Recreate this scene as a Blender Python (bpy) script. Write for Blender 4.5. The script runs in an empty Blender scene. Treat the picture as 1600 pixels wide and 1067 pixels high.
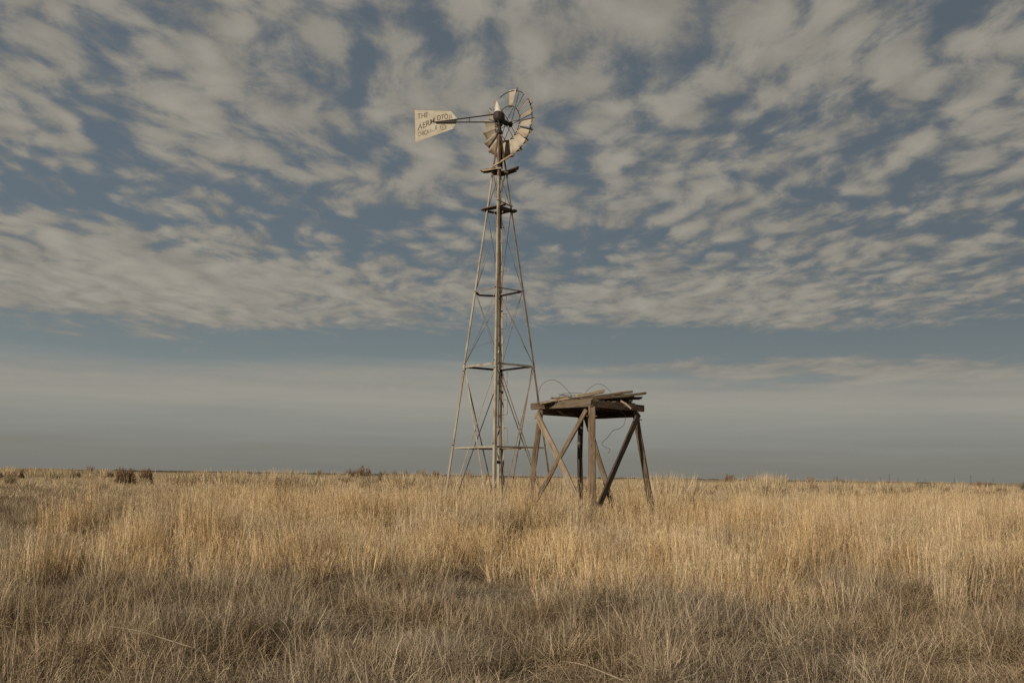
import bpy, bmesh, math, random
import numpy as np
from mathutils import Vector, Matrix, Quaternion

random.seed(7)
RNG = np.random.default_rng(11)
scene = bpy.context.scene
COL = scene.collection
rad = math.radians

# ------------------------------------------------------------------ camera
EYE, PITCH, ROLL, LENS = 1.6, rad(7.67), rad(0.863), 35.0
FPX = LENS / 36.0 * 1600.0
FW = Vector((0, math.cos(PITCH), math.sin(PITCH)))
RT0 = Vector((1, 0, 0)); UP0 = Vector((0, -math.sin(PITCH), math.cos(PITCH)))
RT = RT0 * math.cos(ROLL) + UP0 * math.sin(ROLL)
UPV = UP0 * math.cos(ROLL) - RT0 * math.sin(ROLL)
cd = bpy.data.cameras.new('camera'); cam = bpy.data.objects.new('camera', cd); COL.objects.link(cam)
cd.lens = LENS; cd.sensor_width = 36.0; cd.clip_start = 0.1; cd.clip_end = 40000
m = Matrix((RT, UPV, -FW)).transposed().to_4x4(); m.translation = (0, 0, EYE)
cam.matrix_world = m
scene.camera = cam


def at(px, py, Y):
    """point of the place seen at a pixel of the 1600 px photograph, Y metres ahead"""
    d = FW + RT * ((px - 800) / FPX) + UPV * ((533.5 - py) / FPX)
    return Vector((0, 0, EYE)) + d * (Y / d.y)


# ------------------------------------------------------------------ light
SUN_AZ, SUN_EL = rad(42), rad(23)          # from behind the camera, 42 degrees to its left
SUN = Vector((-math.sin(SUN_AZ) * math.cos(SUN_EL), -math.cos(SUN_AZ) * math.cos(SUN_EL), math.sin(SUN_EL)))
sd = bpy.data.lights.new('sun', 'SUN'); sun = bpy.data.objects.new('sun', sd); COL.objects.link(sun)
sd.energy = 3.6; sd.angle = rad(0.6); sd.color = (1.0, 0.86, 0.68)
sun.rotation_euler = SUN.to_track_quat('Z', 'Y').to_euler()

vs = scene.view_settings
vs.view_transform = 'Standard'; vs.look = 'None'; vs.exposure = 0.38; vs.gamma = 1.0
scene.cycles.use_denoising = False
scene.cycles.max_bounces = 4
scene.cycles.diffuse_bounces = 2
scene.cycles.transmission_bounces = 2
scene.cycles.transparent_max_bounces = 12


class NT:
    """small node-tree writer"""
    def __init__(self, tree):
        self.t = tree; self.n = tree.nodes; self.l = tree.links

    def node(self, typ, **kw):
        nd = self.n.new(typ)
        for k, v in kw.items():
            setattr(nd, k, v)
        return nd

    def put(self, sock, v):
        if hasattr(v, 'is_output'):
            self.l.new(v, sock)
        elif v is not None:
            sock.default_value = v

    def math(self, op, a, b=None, c=None, clamp=False):
        nd = self.node('ShaderNodeMath', operation=op, use_clamp=clamp)
        for i, v in enumerate((a, b, c)):
            self.put(nd.inputs[i], v)
        return nd.outputs[0]

    def vmath(self, op, a, b=None, scale=None):
        nd = self.node('ShaderNodeVectorMath', operation=op)
        self.put(nd.inputs[0], a); self.put(nd.inputs[1], b)
        if scale is not None:
            self.put(nd.inputs['Scale'], scale)
        return nd.outputs['Value'] if op in ('LENGTH', 'DISTANCE', 'DOT_PRODUCT') else nd.outputs[0]

    def noise(self, vec, scale, detail=4.0, rough=0.55, dist=0.0, lac=2.0, color=False):
        nd = self.node('ShaderNodeTexNoise')
        self.put(nd.inputs['Vector'], vec)
        for k, v in (('Scale', scale), ('Detail', detail), ('Roughness', rough), ('Distortion', dist), ('Lacunarity', lac)):
            nd.inputs[k].default_value = v
        return nd.outputs['Color' if color else 'Fac']

    def ramp(self, fac, stops, interp='LINEAR'):
        nd = self.node('ShaderNodeValToRGB'); nd.color_ramp.interpolation = interp
        e = nd.color_ramp.elements
        while len(e) < len(stops):
            e.new(0.5)
        for el, (p, c) in zip(e, stops):
            el.position = p
            el.color = tuple(c) + (1,) if not isinstance(c, (int, float)) else (c, c, c, 1)
        self.put(nd.inputs[0], fac)
        return nd.outputs[0]

    def smooth(self, v, lo, hi, to0=0.0, to1=1.0):
        nd = self.node('ShaderNodeMapRange', interpolation_type='SMOOTHSTEP')
        for i, x in enumerate((v, lo, hi, to0, to1)):
            self.put(nd.inputs[i], x)
        return nd.outputs[0]

    def mix(self, fac, a, b, blend='MIX'):
        nd = self.node('ShaderNodeMix', data_type='RGBA', blend_type=blend)
        self.put(nd.inputs[0], fac)
        self.put(nd.inputs[6], a if hasattr(a, 'is_output') else tuple(a) + (1,))
        self.put(nd.inputs[7], b if hasattr(b, 'is_output') else tuple(b) + (1,))
        return nd.outputs[2]


# ------------------------------------------------------------------ sky: Nishita air with a sheet of altocumulus
world = bpy.data.worlds.new('World'); scene.world = world; world.use_nodes = True
w = NT(world.node_tree); w.n.clear()
SKY_STRENGTH = 0.1
world.cycles.sampling_method = 'NONE'          # the sky is even enough to be found by chance; keeps renders fast
sky = w.node('ShaderNodeTexSky', sky_type='NISHITA', sun_disc=False, sun_elevation=SUN_EL,
             sun_rotation=math.pi - SUN_AZ, air_density=1.0, dust_density=1.6, ozone_density=1.4)
tc = w.node('ShaderNodeTexCoord').outputs['Generated']
sep = w.node('ShaderNodeSeparateXYZ'); w.put(sep.inputs[0], tc)
dz = w.math('MAXIMUM', sep.outputs[2], 0.0)
dzo = w.math('ADD', dz, 0.045)
cmb = w.node('ShaderNodeCombineXYZ')
w.put(cmb.inputs[0], w.math('DIVIDE', sep.outputs[0], dzo)); w.put(cmb.inputs[1], w.math('DIVIDE', sep.outputs[1], dzo))
plane = cmb.outputs[0]                                                     # cloud-sheet coordinates, unit = sheet height
warp = w.vmath('SCALE', w.vmath('SUBTRACT', w.noise(plane, 1.6, 2, 0.5, color=True), (0.5, 0.5, 0.5)), scale=0.30)
pw = w.vmath('ADD', plane, warp)


def stretch(vec, ang, sx, sy):
    mp = w.node('ShaderNodeMapping'); w.put(mp.inputs[0], vec)
    mp.inputs['Rotation'].default_value = (0, 0, ang); mp.inputs['Scale'].default_value = (sx, sy, 1)
    return mp.outputs[0]


pc = stretch(pw, rad(24), 1.15, 0.62)
puffs = w.noise(pc, 3.4, 5, 0.56)
puffs2 = w.noise(w.vmath('ADD', pc, (-0.06, -0.045, 0.0)), 3.4, 2, 0.5)
cc_ = stretch(pw, rad(-12), 1.0, 0.56)
cells = w.noise(cc_, 10.5, 6, 0.66)
vo = w.node('ShaderNodeTexVoronoi', feature='SMOOTH_F1'); vo.inputs['Scale'].default_value = 10.5; vo.inputs['Smoothness'].default_value = 0.55
w.put(vo.inputs['Vector'], cc_)
heaps = w.math('SUBTRACT', 0.62, vo.outputs['Distance'])                   # rounded heaps with gaps between them
# how much of the sheet is closed at each height above the horizon (sin of elevation); the layers' edges wander
strata = w.noise(w.vmath('MULTIPLY', tc, (2.2, 2.2, 34.0)), 1.0, 3, 0.55)
dzw = w.math('MULTIPLY_ADD', w.math('SUBTRACT', strata, 0.5), 0.075, dz)
band = w.ramp(dzw, [(0.0, 0.55), (0.055, 0.55), (0.085, 0.56), (0.104, 0.40), (0.130, 0.33), (0.150, 0.52), (0.19, 0.54), (0.235, 0.46), (0.30, 0.51), (0.42, 0.54), (0.8, 0.5)], 'EASE')
# larger closed fields (+) and rifts (-) of the sheet, by direction: pixel of the photograph, half-sizes, amount
FIELDS = [(565, 55, 45, 90, -0.17), (172, 200, 35, 80, -0.12), (390, 310, 190, 45, -0.10), (570, 390, 170, 40, -0.14),
          (100, 285, 140, 40, -0.10), (1250, 260, 110, 70, -0.10), (900, 400, 120, 38, -0.12), (1500, 30, 100, 22, -0.14),
          (1480, 500, 150, 26, -0.16), (330, 190, 110, 60, 0.09), (190, 440, 340, 75, 0.27), (740, 190, 130, 90, 0.07),
          (1290, 490, 190, 24, 0.16), (1000, 470, 170, 36, 0.12), (1330, 90, 150, 50, 0.07), (1190, 574, 330, 13, 0.26), (1420, 583, 240, 10, 0.2)]
dwarp = w.vmath('ADD', tc, w.vmath('SCALE', warp, scale=0.14))
fields = band
for (fx, fy, frx, fry, amt) in FIELDS:
    c_ = (FW + RT * ((fx - 800) / FPX) + UPV * ((533.5 - fy) / FPX)).normalized()
    sx_, sz_ = FPX / frx / 1.2, FPX / fry / 1.2
    q = w.node('ShaderNodeVectorMath', operation='MULTIPLY_ADD')
    w.put(q.inputs[0], dwarp); q.inputs[1].default_value = (sx_, 0, sz_); q.inputs[2].default_value = (-c_.x * sx_, 0, -c_.z * sz_)
    e = w.math('MULTIPLY_ADD', w.vmath('LENGTH', q.outputs[0]), -amt / 1.2, amt)
    e = w.math('MAXIMUM', e, 0.0) if amt > 0 else w.math('MINIMUM', e, 0.0)
    fields = w.math('ADD', fields, e)
calm = w.smooth(dz, 0.06, 0.17)                                            # far off, the small puffs blur into even bands
dens = w.math('MULTIPLY_ADD', w.math('SUBTRACT', puffs, 0.5), w.math('MULTIPLY_ADD', calm, 0.46, 0.12), fields)
dens = w.math('MULTIPLY_ADD', w.math('SUBTRACT', cells, 0.5), w.math('MULTIPLY', calm, 0.66), dens)
dens = w.math('MULTIPLY_ADD', heaps, w.smooth(dz, 0.13, 0.24, 0.0, 0.44), dens)
dens = w.math('MULTIPLY_ADD', w.math('SUBTRACT', strata, 0.5), w.math('MULTIPLY_ADD', calm, -0.30, 0.30), dens)
cloud = w.smooth(dens, 0.38, 0.66)
lit = w.math('MULTIPLY_ADD', w.math('SUBTRACT', puffs, puffs2), w.math('MULTIPLY_ADD', calm, 1.3, 0.1), w.smooth(dens, 0.42, 0.90, 0.25, 0.80), clamp=True)
cloud_col = w.mix(lit, (1.55, 1.47, 1.31), (2.80, 2.61, 2.19))
air = w.mix(0.6, w.mix(1.0, sky.outputs[0], (0.38, 0.355, 0.32), 'MULTIPLY'), (0.94, 1.12, 1.26))
low = w.smooth(dz, 0.03, 0.20, 1.0, 0.0)
air = w.mix(w.math('MULTIPLY', low, 0.85), air, (1.66, 1.98, 2.02))
cloud_op = w.math('MULTIPLY', cloud, w.smooth(dz, 0.0, 0.12, 0.75, 0.93))
col = w.mix(cloud_op, air, cloud_col)
# the far bank: cream cloud above, clearer air, then dull dust over the horizon
fine_strata = w.noise(w.vmath('MULTIPLY', tc, (5.0, 5.0, 110.0)), 1.0, 3, 0.6)
bank = w.ramp(w.math('MULTIPLY_ADD', w.math('SUBTRACT', fine_strata, 0.5), 0.03, w.math('MULTIPLY_ADD', w.math('SUBTRACT', strata, 0.5), 0.02, dz)), [(0.0, (1.46, 1.43, 1.26)), (0.018, (1.58, 1.56, 1.36)), (0.040, (1.84, 1.90, 1.69)), (0.056, (2.08, 2.10, 1.86)), (0.074, (2.55, 2.46, 2.11)), (0.11, (2.72, 2.58, 2.20))])
col = w.mix(w.smooth(dzw, 0.066, 0.112, 0.90, 0.0), col, bank)
bg = w.node('ShaderNodeBackground'); w.put(bg.inputs[0], col); bg.inputs[1].default_value = SKY_STRENGTH
w.l.new(bg.outputs[0], w.node('ShaderNodeOutputWorld').inputs[0])


# ------------------------------------------------------------------ helpers
def tag(o, label=None, cat=None, group=None, kind=None):
    for k, v in (('label', label), ('category', cat), ('group', group), ('kind', kind)):
        if v:
            o[k] = v
    return o


def empty(name, loc=(0, 0, 0), rot=None):
    o = bpy.data.objects.new(name, None); COL.objects.link(o); o.location = loc
    o.empty_display_size = 0.2
    if rot is not None:
        o.rotation_mode = 'QUATERNION'; o.rotation_quaternion = rot
    return o


def mesh_obj(name, verts, faces, mat, parent=None, matrix=None, smooth=False):
    me = bpy.data.meshes.new(name); me.from_pydata([tuple(v) for v in verts], [], faces); me.update()
    if smooth:
        me.polygons.foreach_set('use_smooth', [True] * len(me.polygons))
    o = bpy.data.objects.new(name, me); COL.objects.link(o)
    if mat:
        me.materials.append(mat)
    if parent is not None:
        o.parent = parent
    if matrix is not None:
        o.matrix_local = matrix
    return o


def frame(p0, p1, up=None, roll=0.0):
    """matrix with X along p0->p1, origin in the middle"""
    p0, p1 = Vector(p0), Vector(p1); x = (p1 - p0).normalized()
    up = Vector(up) if up is not None else (Vector((0, 0, 1)) if abs(x.z) < 0.9 else Vector((0, -1, 0)))
    y = up.cross(x).normalized(); z = x.cross(y)
    mm = Matrix((x, y, z)).transposed().to_4x4(); mm.translation = (p0 + p1) / 2
    return mm @ Matrix.Rotation(roll, 4, 'X')


def plank(name, p0, p1, wd, ht, mat, parent=None, up=None, roll=0.0, segs=3, jit=0.004, bow=0.0, ragged=0.02, ch=0.12):
    """sawn timber or bar with eased edges, a little warp and uneven ends; X is the grain"""
    L = (Vector(p1) - Vector(p0)).length; c = min(wd, ht) * ch
    prof = [(-wd / 2 + c, -ht / 2), (wd / 2 - c, -ht / 2), (wd / 2, -ht / 2 + c), (wd / 2, ht / 2 - c),
            (wd / 2 - c, ht / 2), (-wd / 2 + c, ht / 2), (-wd / 2, ht / 2 - c), (-wd / 2, -ht / 2 + c)]
    vs_, fs = [], []
    for i in range(segs + 1):
        t = i / segs; dy, dzz = random.uniform(-jit, jit), random.uniform(-jit, jit) + bow * 4 * t * (1 - t)
        for (a, b) in prof:
            ex = random.uniform(-ragged, ragged) * 0.6 if i in (0, segs) else 0
            vs_.append((-L / 2 + L * t + ex, a + dy + random.uniform(-jit, jit) * .4, b + dzz + random.uniform(-jit, jit) * .4))
    for i in range(segs):
        for k in range(8):
            a = i * 8 + k; b = i * 8 + (k + 1) % 8
            fs.append((a, a + 8, b + 8, b))
    fs.append(tuple(range(8))); fs.append(tuple(reversed(range(segs * 8, segs * 8 + 8))))
    fs = [tuple(reversed(f)) for f in fs]
    return mesh_obj(name, vs_, fs, mat, parent, frame(p0, p1, up, roll))


def angle_bar(name, p0, p1, flange, th, mat, parent, d1, d2):
    """L-section steel: corner on the line p0->p1, flanges towards d1 and d2 (tapering flange lengths allowed)"""
    p0, p1 = Vector(p0), Vector(p1); x = (p1 - p0).normalized()
    f0, f1 = flange if isinstance(flange, tuple) else (flange, flange)
    d1 = Vector(d1); d1 = (d1 - x * d1.dot(x)).normalized(); d2 = Vector(d2); d2 = (d2 - x * d2.dot(x)).normalized()
    mid = (p0 + p1) / 2; vs_ = []
    for p, f in ((p0, f0), (p1, f1)):
        for q in (p, p + d1 * f, p + d1 * f + d2 * th, p + d1 * th + d2 * th, p + d2 * f + d1 * th, p + d2 * f):
            vs_.append(q - mid)
    fs = [tuple((k, (k + 1) % 6, (k + 1) % 6 + 6, k + 6)) for k in range(6)] + [(5, 4, 3, 0), (3, 2, 1, 0), (6, 9, 10, 11), (6, 7, 8, 9)]
    o = mesh_obj(name, vs_, fs, mat, parent, Matrix.Translation(mid))
    bm = bmesh.new(); bm.from_mesh(o.data); bmesh.ops.recalc_face_normals(bm, faces=bm.faces); bm.to_mesh(o.data); bm.free()
    return o


def tube_data(pts, r, n=6, closed=False):
    pts = [Vector(p) for p in pts]; vs_, fs = [], []; N = len(pts)
    prev = None
    for i, p in enumerate(pts):
        a = pts[(i - 1) % N] if closed or i > 0 else p
        b = pts[(i + 1) % N] if closed or i < N - 1 else p
        t = (b - a).normalized()
        if prev is None:
            u = t.orthogonal().normalized()
        else:
            u = (prev - t * prev.dot(t)).normalized()
        prev = u; v = t.cross(u); rr = r[i] if isinstance(r, (list, tuple)) else r
        for k in range(n):
            an = 2 * math.pi * k / n
            vs_.append(p + (u * math.cos(an) + v * math.sin(an)) * rr)
    for i in range(N if closed else N - 1):
        j = (i + 1) % N
        for k in range(n):
            fs.append((i * n + k, i * n + (k + 1) % n, j * n + (k + 1) % n, j * n + k))
    if not closed:
        fs.append(tuple(reversed(range(n)))); fs.append(tuple(range((N - 1) * n, N * n)))
    return vs_, fs


def tube(name, pts, r, mat, parent=None, n=6, closed=False, smooth=True):
    v, f = tube_data(pts, r, n, closed)
    return mesh_obj(name, v, f, mat, parent, smooth=smooth)


def lathe_data(profile, n=20, axis=None, origin=None):
    vs_, fs = [], []
    for (r, z) in profile:
        for k in range(n):
            a = 2 * math.pi * k / n; vs_.append(Vector((r * math.cos(a), r * math.sin(a), z)))
    for i in range(len(profile) - 1):
        for k in range(n):
            fs.append((i * n + k, i * n + (k + 1) % n, (i + 1) * n + (k + 1) % n, (i + 1) * n + k))
    fs.append(tuple(reversed(range(n)))); fs.append(tuple(range((len(profile) - 1) * n, len(profile) * n)))
    if axis is not None:
        q = Vector(axis).to_track_quat('Z', 'Y'); o = Vector(origin or (0, 0, 0))
        vs_ = [q @ v + o for v in vs_]
    return vs_, fs


def join(*datas):
    V, F = [], []
    for v, f in datas:
        b = len(V); V += list(v); F += [tuple(i + b for i in ff) for ff in f]
    return V, F


def smooth_path(pts, n=6):
    """Catmull-Rom through pts"""
    P = [Vector(p) for p in pts]; out = []
    for i in range(len(P) - 1):
        p0, p1, p2, p3 = P[max(i - 1, 0)], P[i], P[i + 1], P[min(i + 2, len(P) - 1)]
        for k in range(n):
            t = k / n
            out.append(0.5 * ((2 * p1) + (p2 - p0) * t + (2 * p0 - 5 * p1 + 4 * p2 - p3) * t * t + (3 * p1 - p0 - 3 * p2 + p3) * t ** 3))
    return out + [P[-1]]


# ------------------------------------------------------------------ materials
def material(name):
    mt = bpy.data.materials.new(name); mt.use_nodes = True
    t = NT(mt.node_tree); t.n.clear()
    out = t.node('ShaderNodeOutputMaterial')
    return mt, t, out


def principled(t, out, col, rough=0.8, metal=0.0, bump=None, bump_s=0.3, dist=0.01, spec=0.3):
    p = t.node('ShaderNodeBsdfPrincipled')
    t.put(p.inputs['Base Color'], col if hasattr(col, 'is_output') else tuple(col) + (1,))
    t.put(p.inputs['Roughness'], rough); t.put(p.inputs['Metallic'], metal)
    p.inputs['Specular IOR Level'].default_value = spec
    if bump is not None:
        b = t.node('ShaderNodeBump'); b.inputs['Strength'].default_value = bump_s; b.inputs['Distance'].default_value = dist
        t.put(b.inputs['Height'], bump); t.l.new(b.outputs[0], p.inputs['Normal'])
    t.l.new(p.outputs[0], out.inputs[0])
    return p


def wood(name, dark, light, grey, grey_amt=0.5):
    mt, t, out = material(name)
    oc = t.node('ShaderNodeTexCoord').outputs['Object']
    rnd = t.node('ShaderNodeObjectInfo').outputs['Random']
    sh = t.node('ShaderNodeCombineXYZ'); t.put(sh.inputs[0], t.math('MULTIPLY', rnd, 37.0)); t.put(sh.inputs[1], t.math('MULTIPLY', rnd, 11.0))
    v = t.vmath('ADD', oc, sh.outputs[0])
    g = t.vmath('MULTIPLY', v, (1.2, 26.0, 26.0))
    grain = t.noise(g, 1.6, 6, 0.62, 0.35)
    fine = t.noise(t.vmath('MULTIPLY', v, (3.0, 120.0, 120.0)), 1.0, 3, 0.6)
    blot = t.noise(v, 3.2, 4, 0.6)
    c = t.mix(t.smooth(grain, 0.3, 0.72), dark, light)
    c = t.mix(t.math('MULTIPLY', t.smooth(blot, 0.38, 0.60), grey_amt), c, grey)
    crack = t.noise(t.vmath('MULTIPLY', v, (0.7, 55.0, 55.0)), 1.0, 2, 0.5)
    c = t.mix(t.smooth(crack, 0.60, 0.68, 0.0, 0.85), c, tuple(x * 0.22 for x in dark))
    c = t.mix(t.smooth(fine, 0.52, 0.70, 0.0, 0.85), c, tuple(x * 0.35 for x in dark))
    kn = t.noise(t.vmath('MULTIPLY', v, (5.0, 16.0, 16.0)), 1.0, 1, 0.5)
    c = t.mix(t.smooth(kn, 0.70, 0.76, 0.0, 0.8), c, tuple(x * 0.4 for x in dark))
    c = t.mix(1.0, c, t.mix(rnd, (0.78, 0.78, 0.80), (1.18, 1.14, 1.08)), 'MULTIPLY')
    h = t.math('ADD', grain, t.math('MULTIPLY', fine, 0.5))
    principled(t, out, c, 0.86, 0.0, h, 0.5, 0.012, 0.2)
    return mt


def steel(name, paint, rust, amount, rough=0.6, lo=0.42, hi=0.62):
    mt, t, out = material(name)
    oc = t.node('ShaderNodeTexCoord').outputs['Object']
    rnd = t.node('ShaderNodeObjectInfo').outputs['Random']
    v = t.vmath('ADD', oc, t.vmath('SCALE', (7.3, 3.1, 5.7), scale=rnd))
    n1 = t.noise(v, 3.0, 7, 0.65); n2 = t.noise(v, 26.0, 4, 0.6)
    k = t.math('ADD', t.math('MULTIPLY', n1, 0.7), t.math('MULTIPLY', n2, 0.3))
    c = t.mix(t.smooth(n2, 0.35, 0.7), tuple(x * 0.82 for x in paint), paint)
    c = t.mix(t.math('MULTIPLY', t.smooth(k, lo, hi), amount), c, rust)
    c = t.mix(1.0, c, t.mix(rnd, (0.88, 0.88, 0.88), (1.1, 1.1, 1.1)), 'MULTIPLY')
    principled(t, out, c, rough, 0.0, n2, 0.25, 0.004, 0.4)
    return mt


M_WOOD = wood('weathered_timber', (0.078, 0.055, 0.036), (0.185, 0.135, 0.088), (0.17, 0.147, 0.12), 0.5)
M_WOOD_PALE = wood('bleached_timber', (0.185, 0.138, 0.09), (0.36, 0.285, 0.195), (0.31, 0.275, 0.225), 0.55)
M_WOOD_DARK = wood('dark_and_shaded_timber', (0.045, 0.030, 0.022), (0.10, 0.07, 0.05), (0.10, 0.085, 0.075), 0.4)  # dark wood, also the painted shade on some other timbers
M_GALV = steel('galvanised_steel', (0.31, 0.285, 0.23), (0.15, 0.10, 0.065), 0.8, 0.62, 0.45, 0.62)
M_RUST = steel('rusted_steel', (0.16, 0.105, 0.07), (0.075, 0.042, 0.028), 0.9, 0.85)
M_DARKIRON = steel('dark_iron', (0.026, 0.021, 0.019), (0.045, 0.024, 0.017), 0.8, 0.7)
M_BLADE = steel('blade_sheet', (0.35, 0.312, 0.25), (0.24, 0.15, 0.085), 0.75, 0.55, 0.45, 0.66)
M_HOOD = steel('hood_sheet', (0.44, 0.42, 0.375), (0.18, 0.14, 0.10), 0.7, 0.5, 0.54, 0.66)
M_ROD = steel('thin_rod', (0.20, 0.18, 0.16), (0.11, 0.075, 0.055), 0.8, 0.7)
M_WIRE = steel('fence_wire', (0.06, 0.055, 0.055), (0.05, 0.03, 0.022), 0.7, 0.7)

# vane: pale sheet, stained where the tail irons are bolted
mt, t, out = material('vane_sheet'); M_VANE = mt
oc = t.node('ShaderNodeTexCoord').outputs['Object']
n1 = t.noise(oc, 4.0, 6, 0.6); n2 = t.noise(oc, 34.0, 4, 0.65); n3 = t.noise(oc, 1.6, 3, 0.5)
c = t.mix(t.smooth(n1, 0.35, 0.68), (0.34, 0.31, 0.245), (0.45, 0.425, 0.355))
c = t.mix(t.smooth(n3, 0.52, 0.66, 0.0, 0.5), c, (0.36, 0.28, 0.18))
c = t.mix(t.smooth(n2, 0.56, 0.72, 0.0, 0.6), c, (0.25, 0.19, 0.12))
principled(t, out, c, 0.6, 0.0, n2, 0.2, 0.004, 0.35)

# worn lettering: paint flakes off, the sheet shows through
mt, t, out = material('worn_lettering'); M_LETTER = mt
oc = t.node('ShaderNodeTexCoord').outputs['Object']
n2 = t.noise(oc, 30.0, 4, 0.7); n3 = t.noise(oc, 3.0, 2, 0.5)
p = principled(t, out, (0.105, 0.082, 0.06), 0.8)
wear = t.math('ADD', t.math('MULTIPLY', n2, 0.7), t.math('MULTIPLY', n3, 0.3))
t.put(p.inputs['Alpha'], t.smooth(wear, 0.47, 0.62, 0.85, 0.15))
mt, t, out = material('faint_lettering'); M_LETTER2 = mt
oc = t.node('ShaderNodeTexCoord').outputs['Object']
n2 = t.noise(oc, 30.0, 4, 0.7); n3 = t.noise(oc, 3.0, 2, 0.5)
p = principled(t, out, (0.11, 0.085, 0.06), 0.8)
wear = t.math('ADD', t.math('MULTIPLY', n2, 0.7), t.math('MULTIPLY', n3, 0.3))
t.put(p.inputs['Alpha'], t.smooth(wear, 0.42, 0.56, 0.85, 0.05))


def grass_mat(name, cols, patch=None, trans=0.14):
    """cols: straw tones picked by the blade's own tint; patch: second set mixed in by patches of the field"""
    mt, t, out = material(name)
    tint = t.node('ShaderNodeAttribute', attribute_name='tint').outputs['Fac']
    pos = t.node('ShaderNodeNewGeometry').outputs['Position']
    k = len(cols) - 1
    c = t.ramp(tint, [(i / k, cc) for i, cc in enumerate(cols)])
    if patch:
        k = len(patch) - 1
        c2 = t.ramp(tint, [(i / k, cc) for i, cc in enumerate(patch)])
        pn = t.noise(t.vmath('MULTIPLY', pos, (1, 1, 0)), 0.33, 4, 0.6)
        c = t.mix(t.smooth(pn, 0.40, 0.62), c, c2)
    pv = t.noise(t.vmath('MULTIPLY', pos, (1, 1, 0)), 0.9, 3, 0.6)
    c = t.mix(1.0, c, t.mix(t.smooth(pv, 0.3, 0.7), (0.80, 0.80, 0.82), (1.16, 1.14, 1.08)), 'MULTIPLY')
    d = t.node('ShaderNodeBsdfDiffuse'); t.put(d.inputs[0], c)
    tr = t.node('ShaderNodeBsdfTranslucent'); t.put(tr.inputs[0], c)
    mx = t.node('ShaderNodeMixShader'); mx.inputs[0].default_value = trans
    t.l.new(d.outputs[0], mx.inputs[1]); t.l.new(tr.outputs[0], mx.inputs[2]); t.l.new(mx.outputs[0], out.inputs[0])
    return mt


GOLD = [(0.20, 0.122, 0.054), (0.37, 0.246, 0.120), (0.50, 0.358, 0.192), (0.61, 0.465, 0.28), (0.70, 0.58, 0.39)]
STRAW = [(0.21, 0.150, 0.086), (0.36, 0.275, 0.170), (0.47, 0.372, 0.245), (0.57, 0.47, 0.33), (0.67, 0.58, 0.43)]
GREY = [(0.080, 0.063, 0.045), (0.172, 0.138, 0.100), (0.272, 0.223, 0.163), (0.375, 0.315, 0.236), (0.53, 0.455, 0.35)]
BROWN = [(0.085, 0.060, 0.037), (0.18, 0.131, 0.083), (0.275, 0.208, 0.134), (0.375, 0.297, 0.200), (0.52, 0.43, 0.31)]
PALE = [(0.26, 0.205, 0.13), (0.33, 0.265, 0.175), (0.40, 0.33, 0.225), (0.46, 0.39, 0.28), (0.52, 0.45, 0.34)]
M_TALL = grass_mat('tall_straw', GOLD, STRAW)
M_SHORT = grass_mat('matted_grass', GREY, BROWN)
M_FAR = grass_mat('plain_grass', PALE, STRAW)
M_STEM = grass_mat('seed_stems', STRAW)

mt, t, out = material('prairie_soil'); M_GROUND = mt
pos = t.node('ShaderNodeNewGeometry').outputs['Position']
n1 = t.noise(pos, 0.5, 6, 0.65); n2 = t.noise(pos, 9.0, 5, 0.7); n3 = t.noise(pos, 0.02, 4, 0.6)
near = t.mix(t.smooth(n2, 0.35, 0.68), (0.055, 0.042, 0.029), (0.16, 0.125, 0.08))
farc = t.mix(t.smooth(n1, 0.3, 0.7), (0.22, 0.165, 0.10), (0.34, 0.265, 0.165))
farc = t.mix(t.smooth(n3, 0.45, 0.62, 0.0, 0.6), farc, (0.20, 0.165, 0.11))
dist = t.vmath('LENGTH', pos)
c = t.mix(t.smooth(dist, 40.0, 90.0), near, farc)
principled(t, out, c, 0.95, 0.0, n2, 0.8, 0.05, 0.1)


# ------------------------------------------------------------------ ground sheet
def vnoise(x, y, seed=0):
    """smooth value noise in 0..1 on numpy arrays"""
    x = np.asarray(x, float); y = np.asarray(y, float)
    xi = np.floor(x).astype(np.int64); yi = np.floor(y).astype(np.int64); xf = x - xi; yf = y - yi

    def h(a, b):
        v = (a * 374761393 + b * 668265263 + seed * 1442695041) & 0xFFFFFFFF
        v = ((v ^ (v >> 13)) * 1274126177) & 0xFFFFFFFF
        return ((v ^ (v >> 16)) & 0xFFFF) / 65535.0
    u = xf * xf * (3 - 2 * xf); v = yf * yf * (3 - 2 * yf)
    return (h(xi, yi) * (1 - u) + h(xi + 1, yi) * u) * (1 - v) + (h(xi, yi + 1) * (1 - u) + h(xi + 1, yi + 1) * u) * v


def fbm(x, y, seed=0, o=3):
    s = 0; a = 0.5; tot = 0
    for i in range(o):
        s = s + a * vnoise(x * 2 ** i, y * 2 ** i, seed + i * 17); tot += a; a *= 0.5
    return s / tot


def sstep(x, a, b):
    k = np.clip((np.asarray(x, float) - a) / (b - a), 0, 1); return k * k * (3 - 2 * k)


def ground_z(x, y):
    x = np.asarray(x, float); y = np.asarray(y, float); d = np.hypot(x, y)
    z = (fbm(x * 0.8, y * 0.8, 3) - 0.5) * 0.14 * (1 - sstep(d, 25, 60))
    z = z + (fbm(x * 0.03, y * 0.03, 5) - 0.5) * 0.35 * sstep(d, 45, 90) * (1 - sstep(d, 250, 700))
    z = z + 0.42 * sstep(d, 45, 90) * (1 - sstep(d, 110, 280)) * (0.35 + fbm(x / np.maximum(y, 1) * 6 + 9, d * 0.012, 9))
    return z


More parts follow.
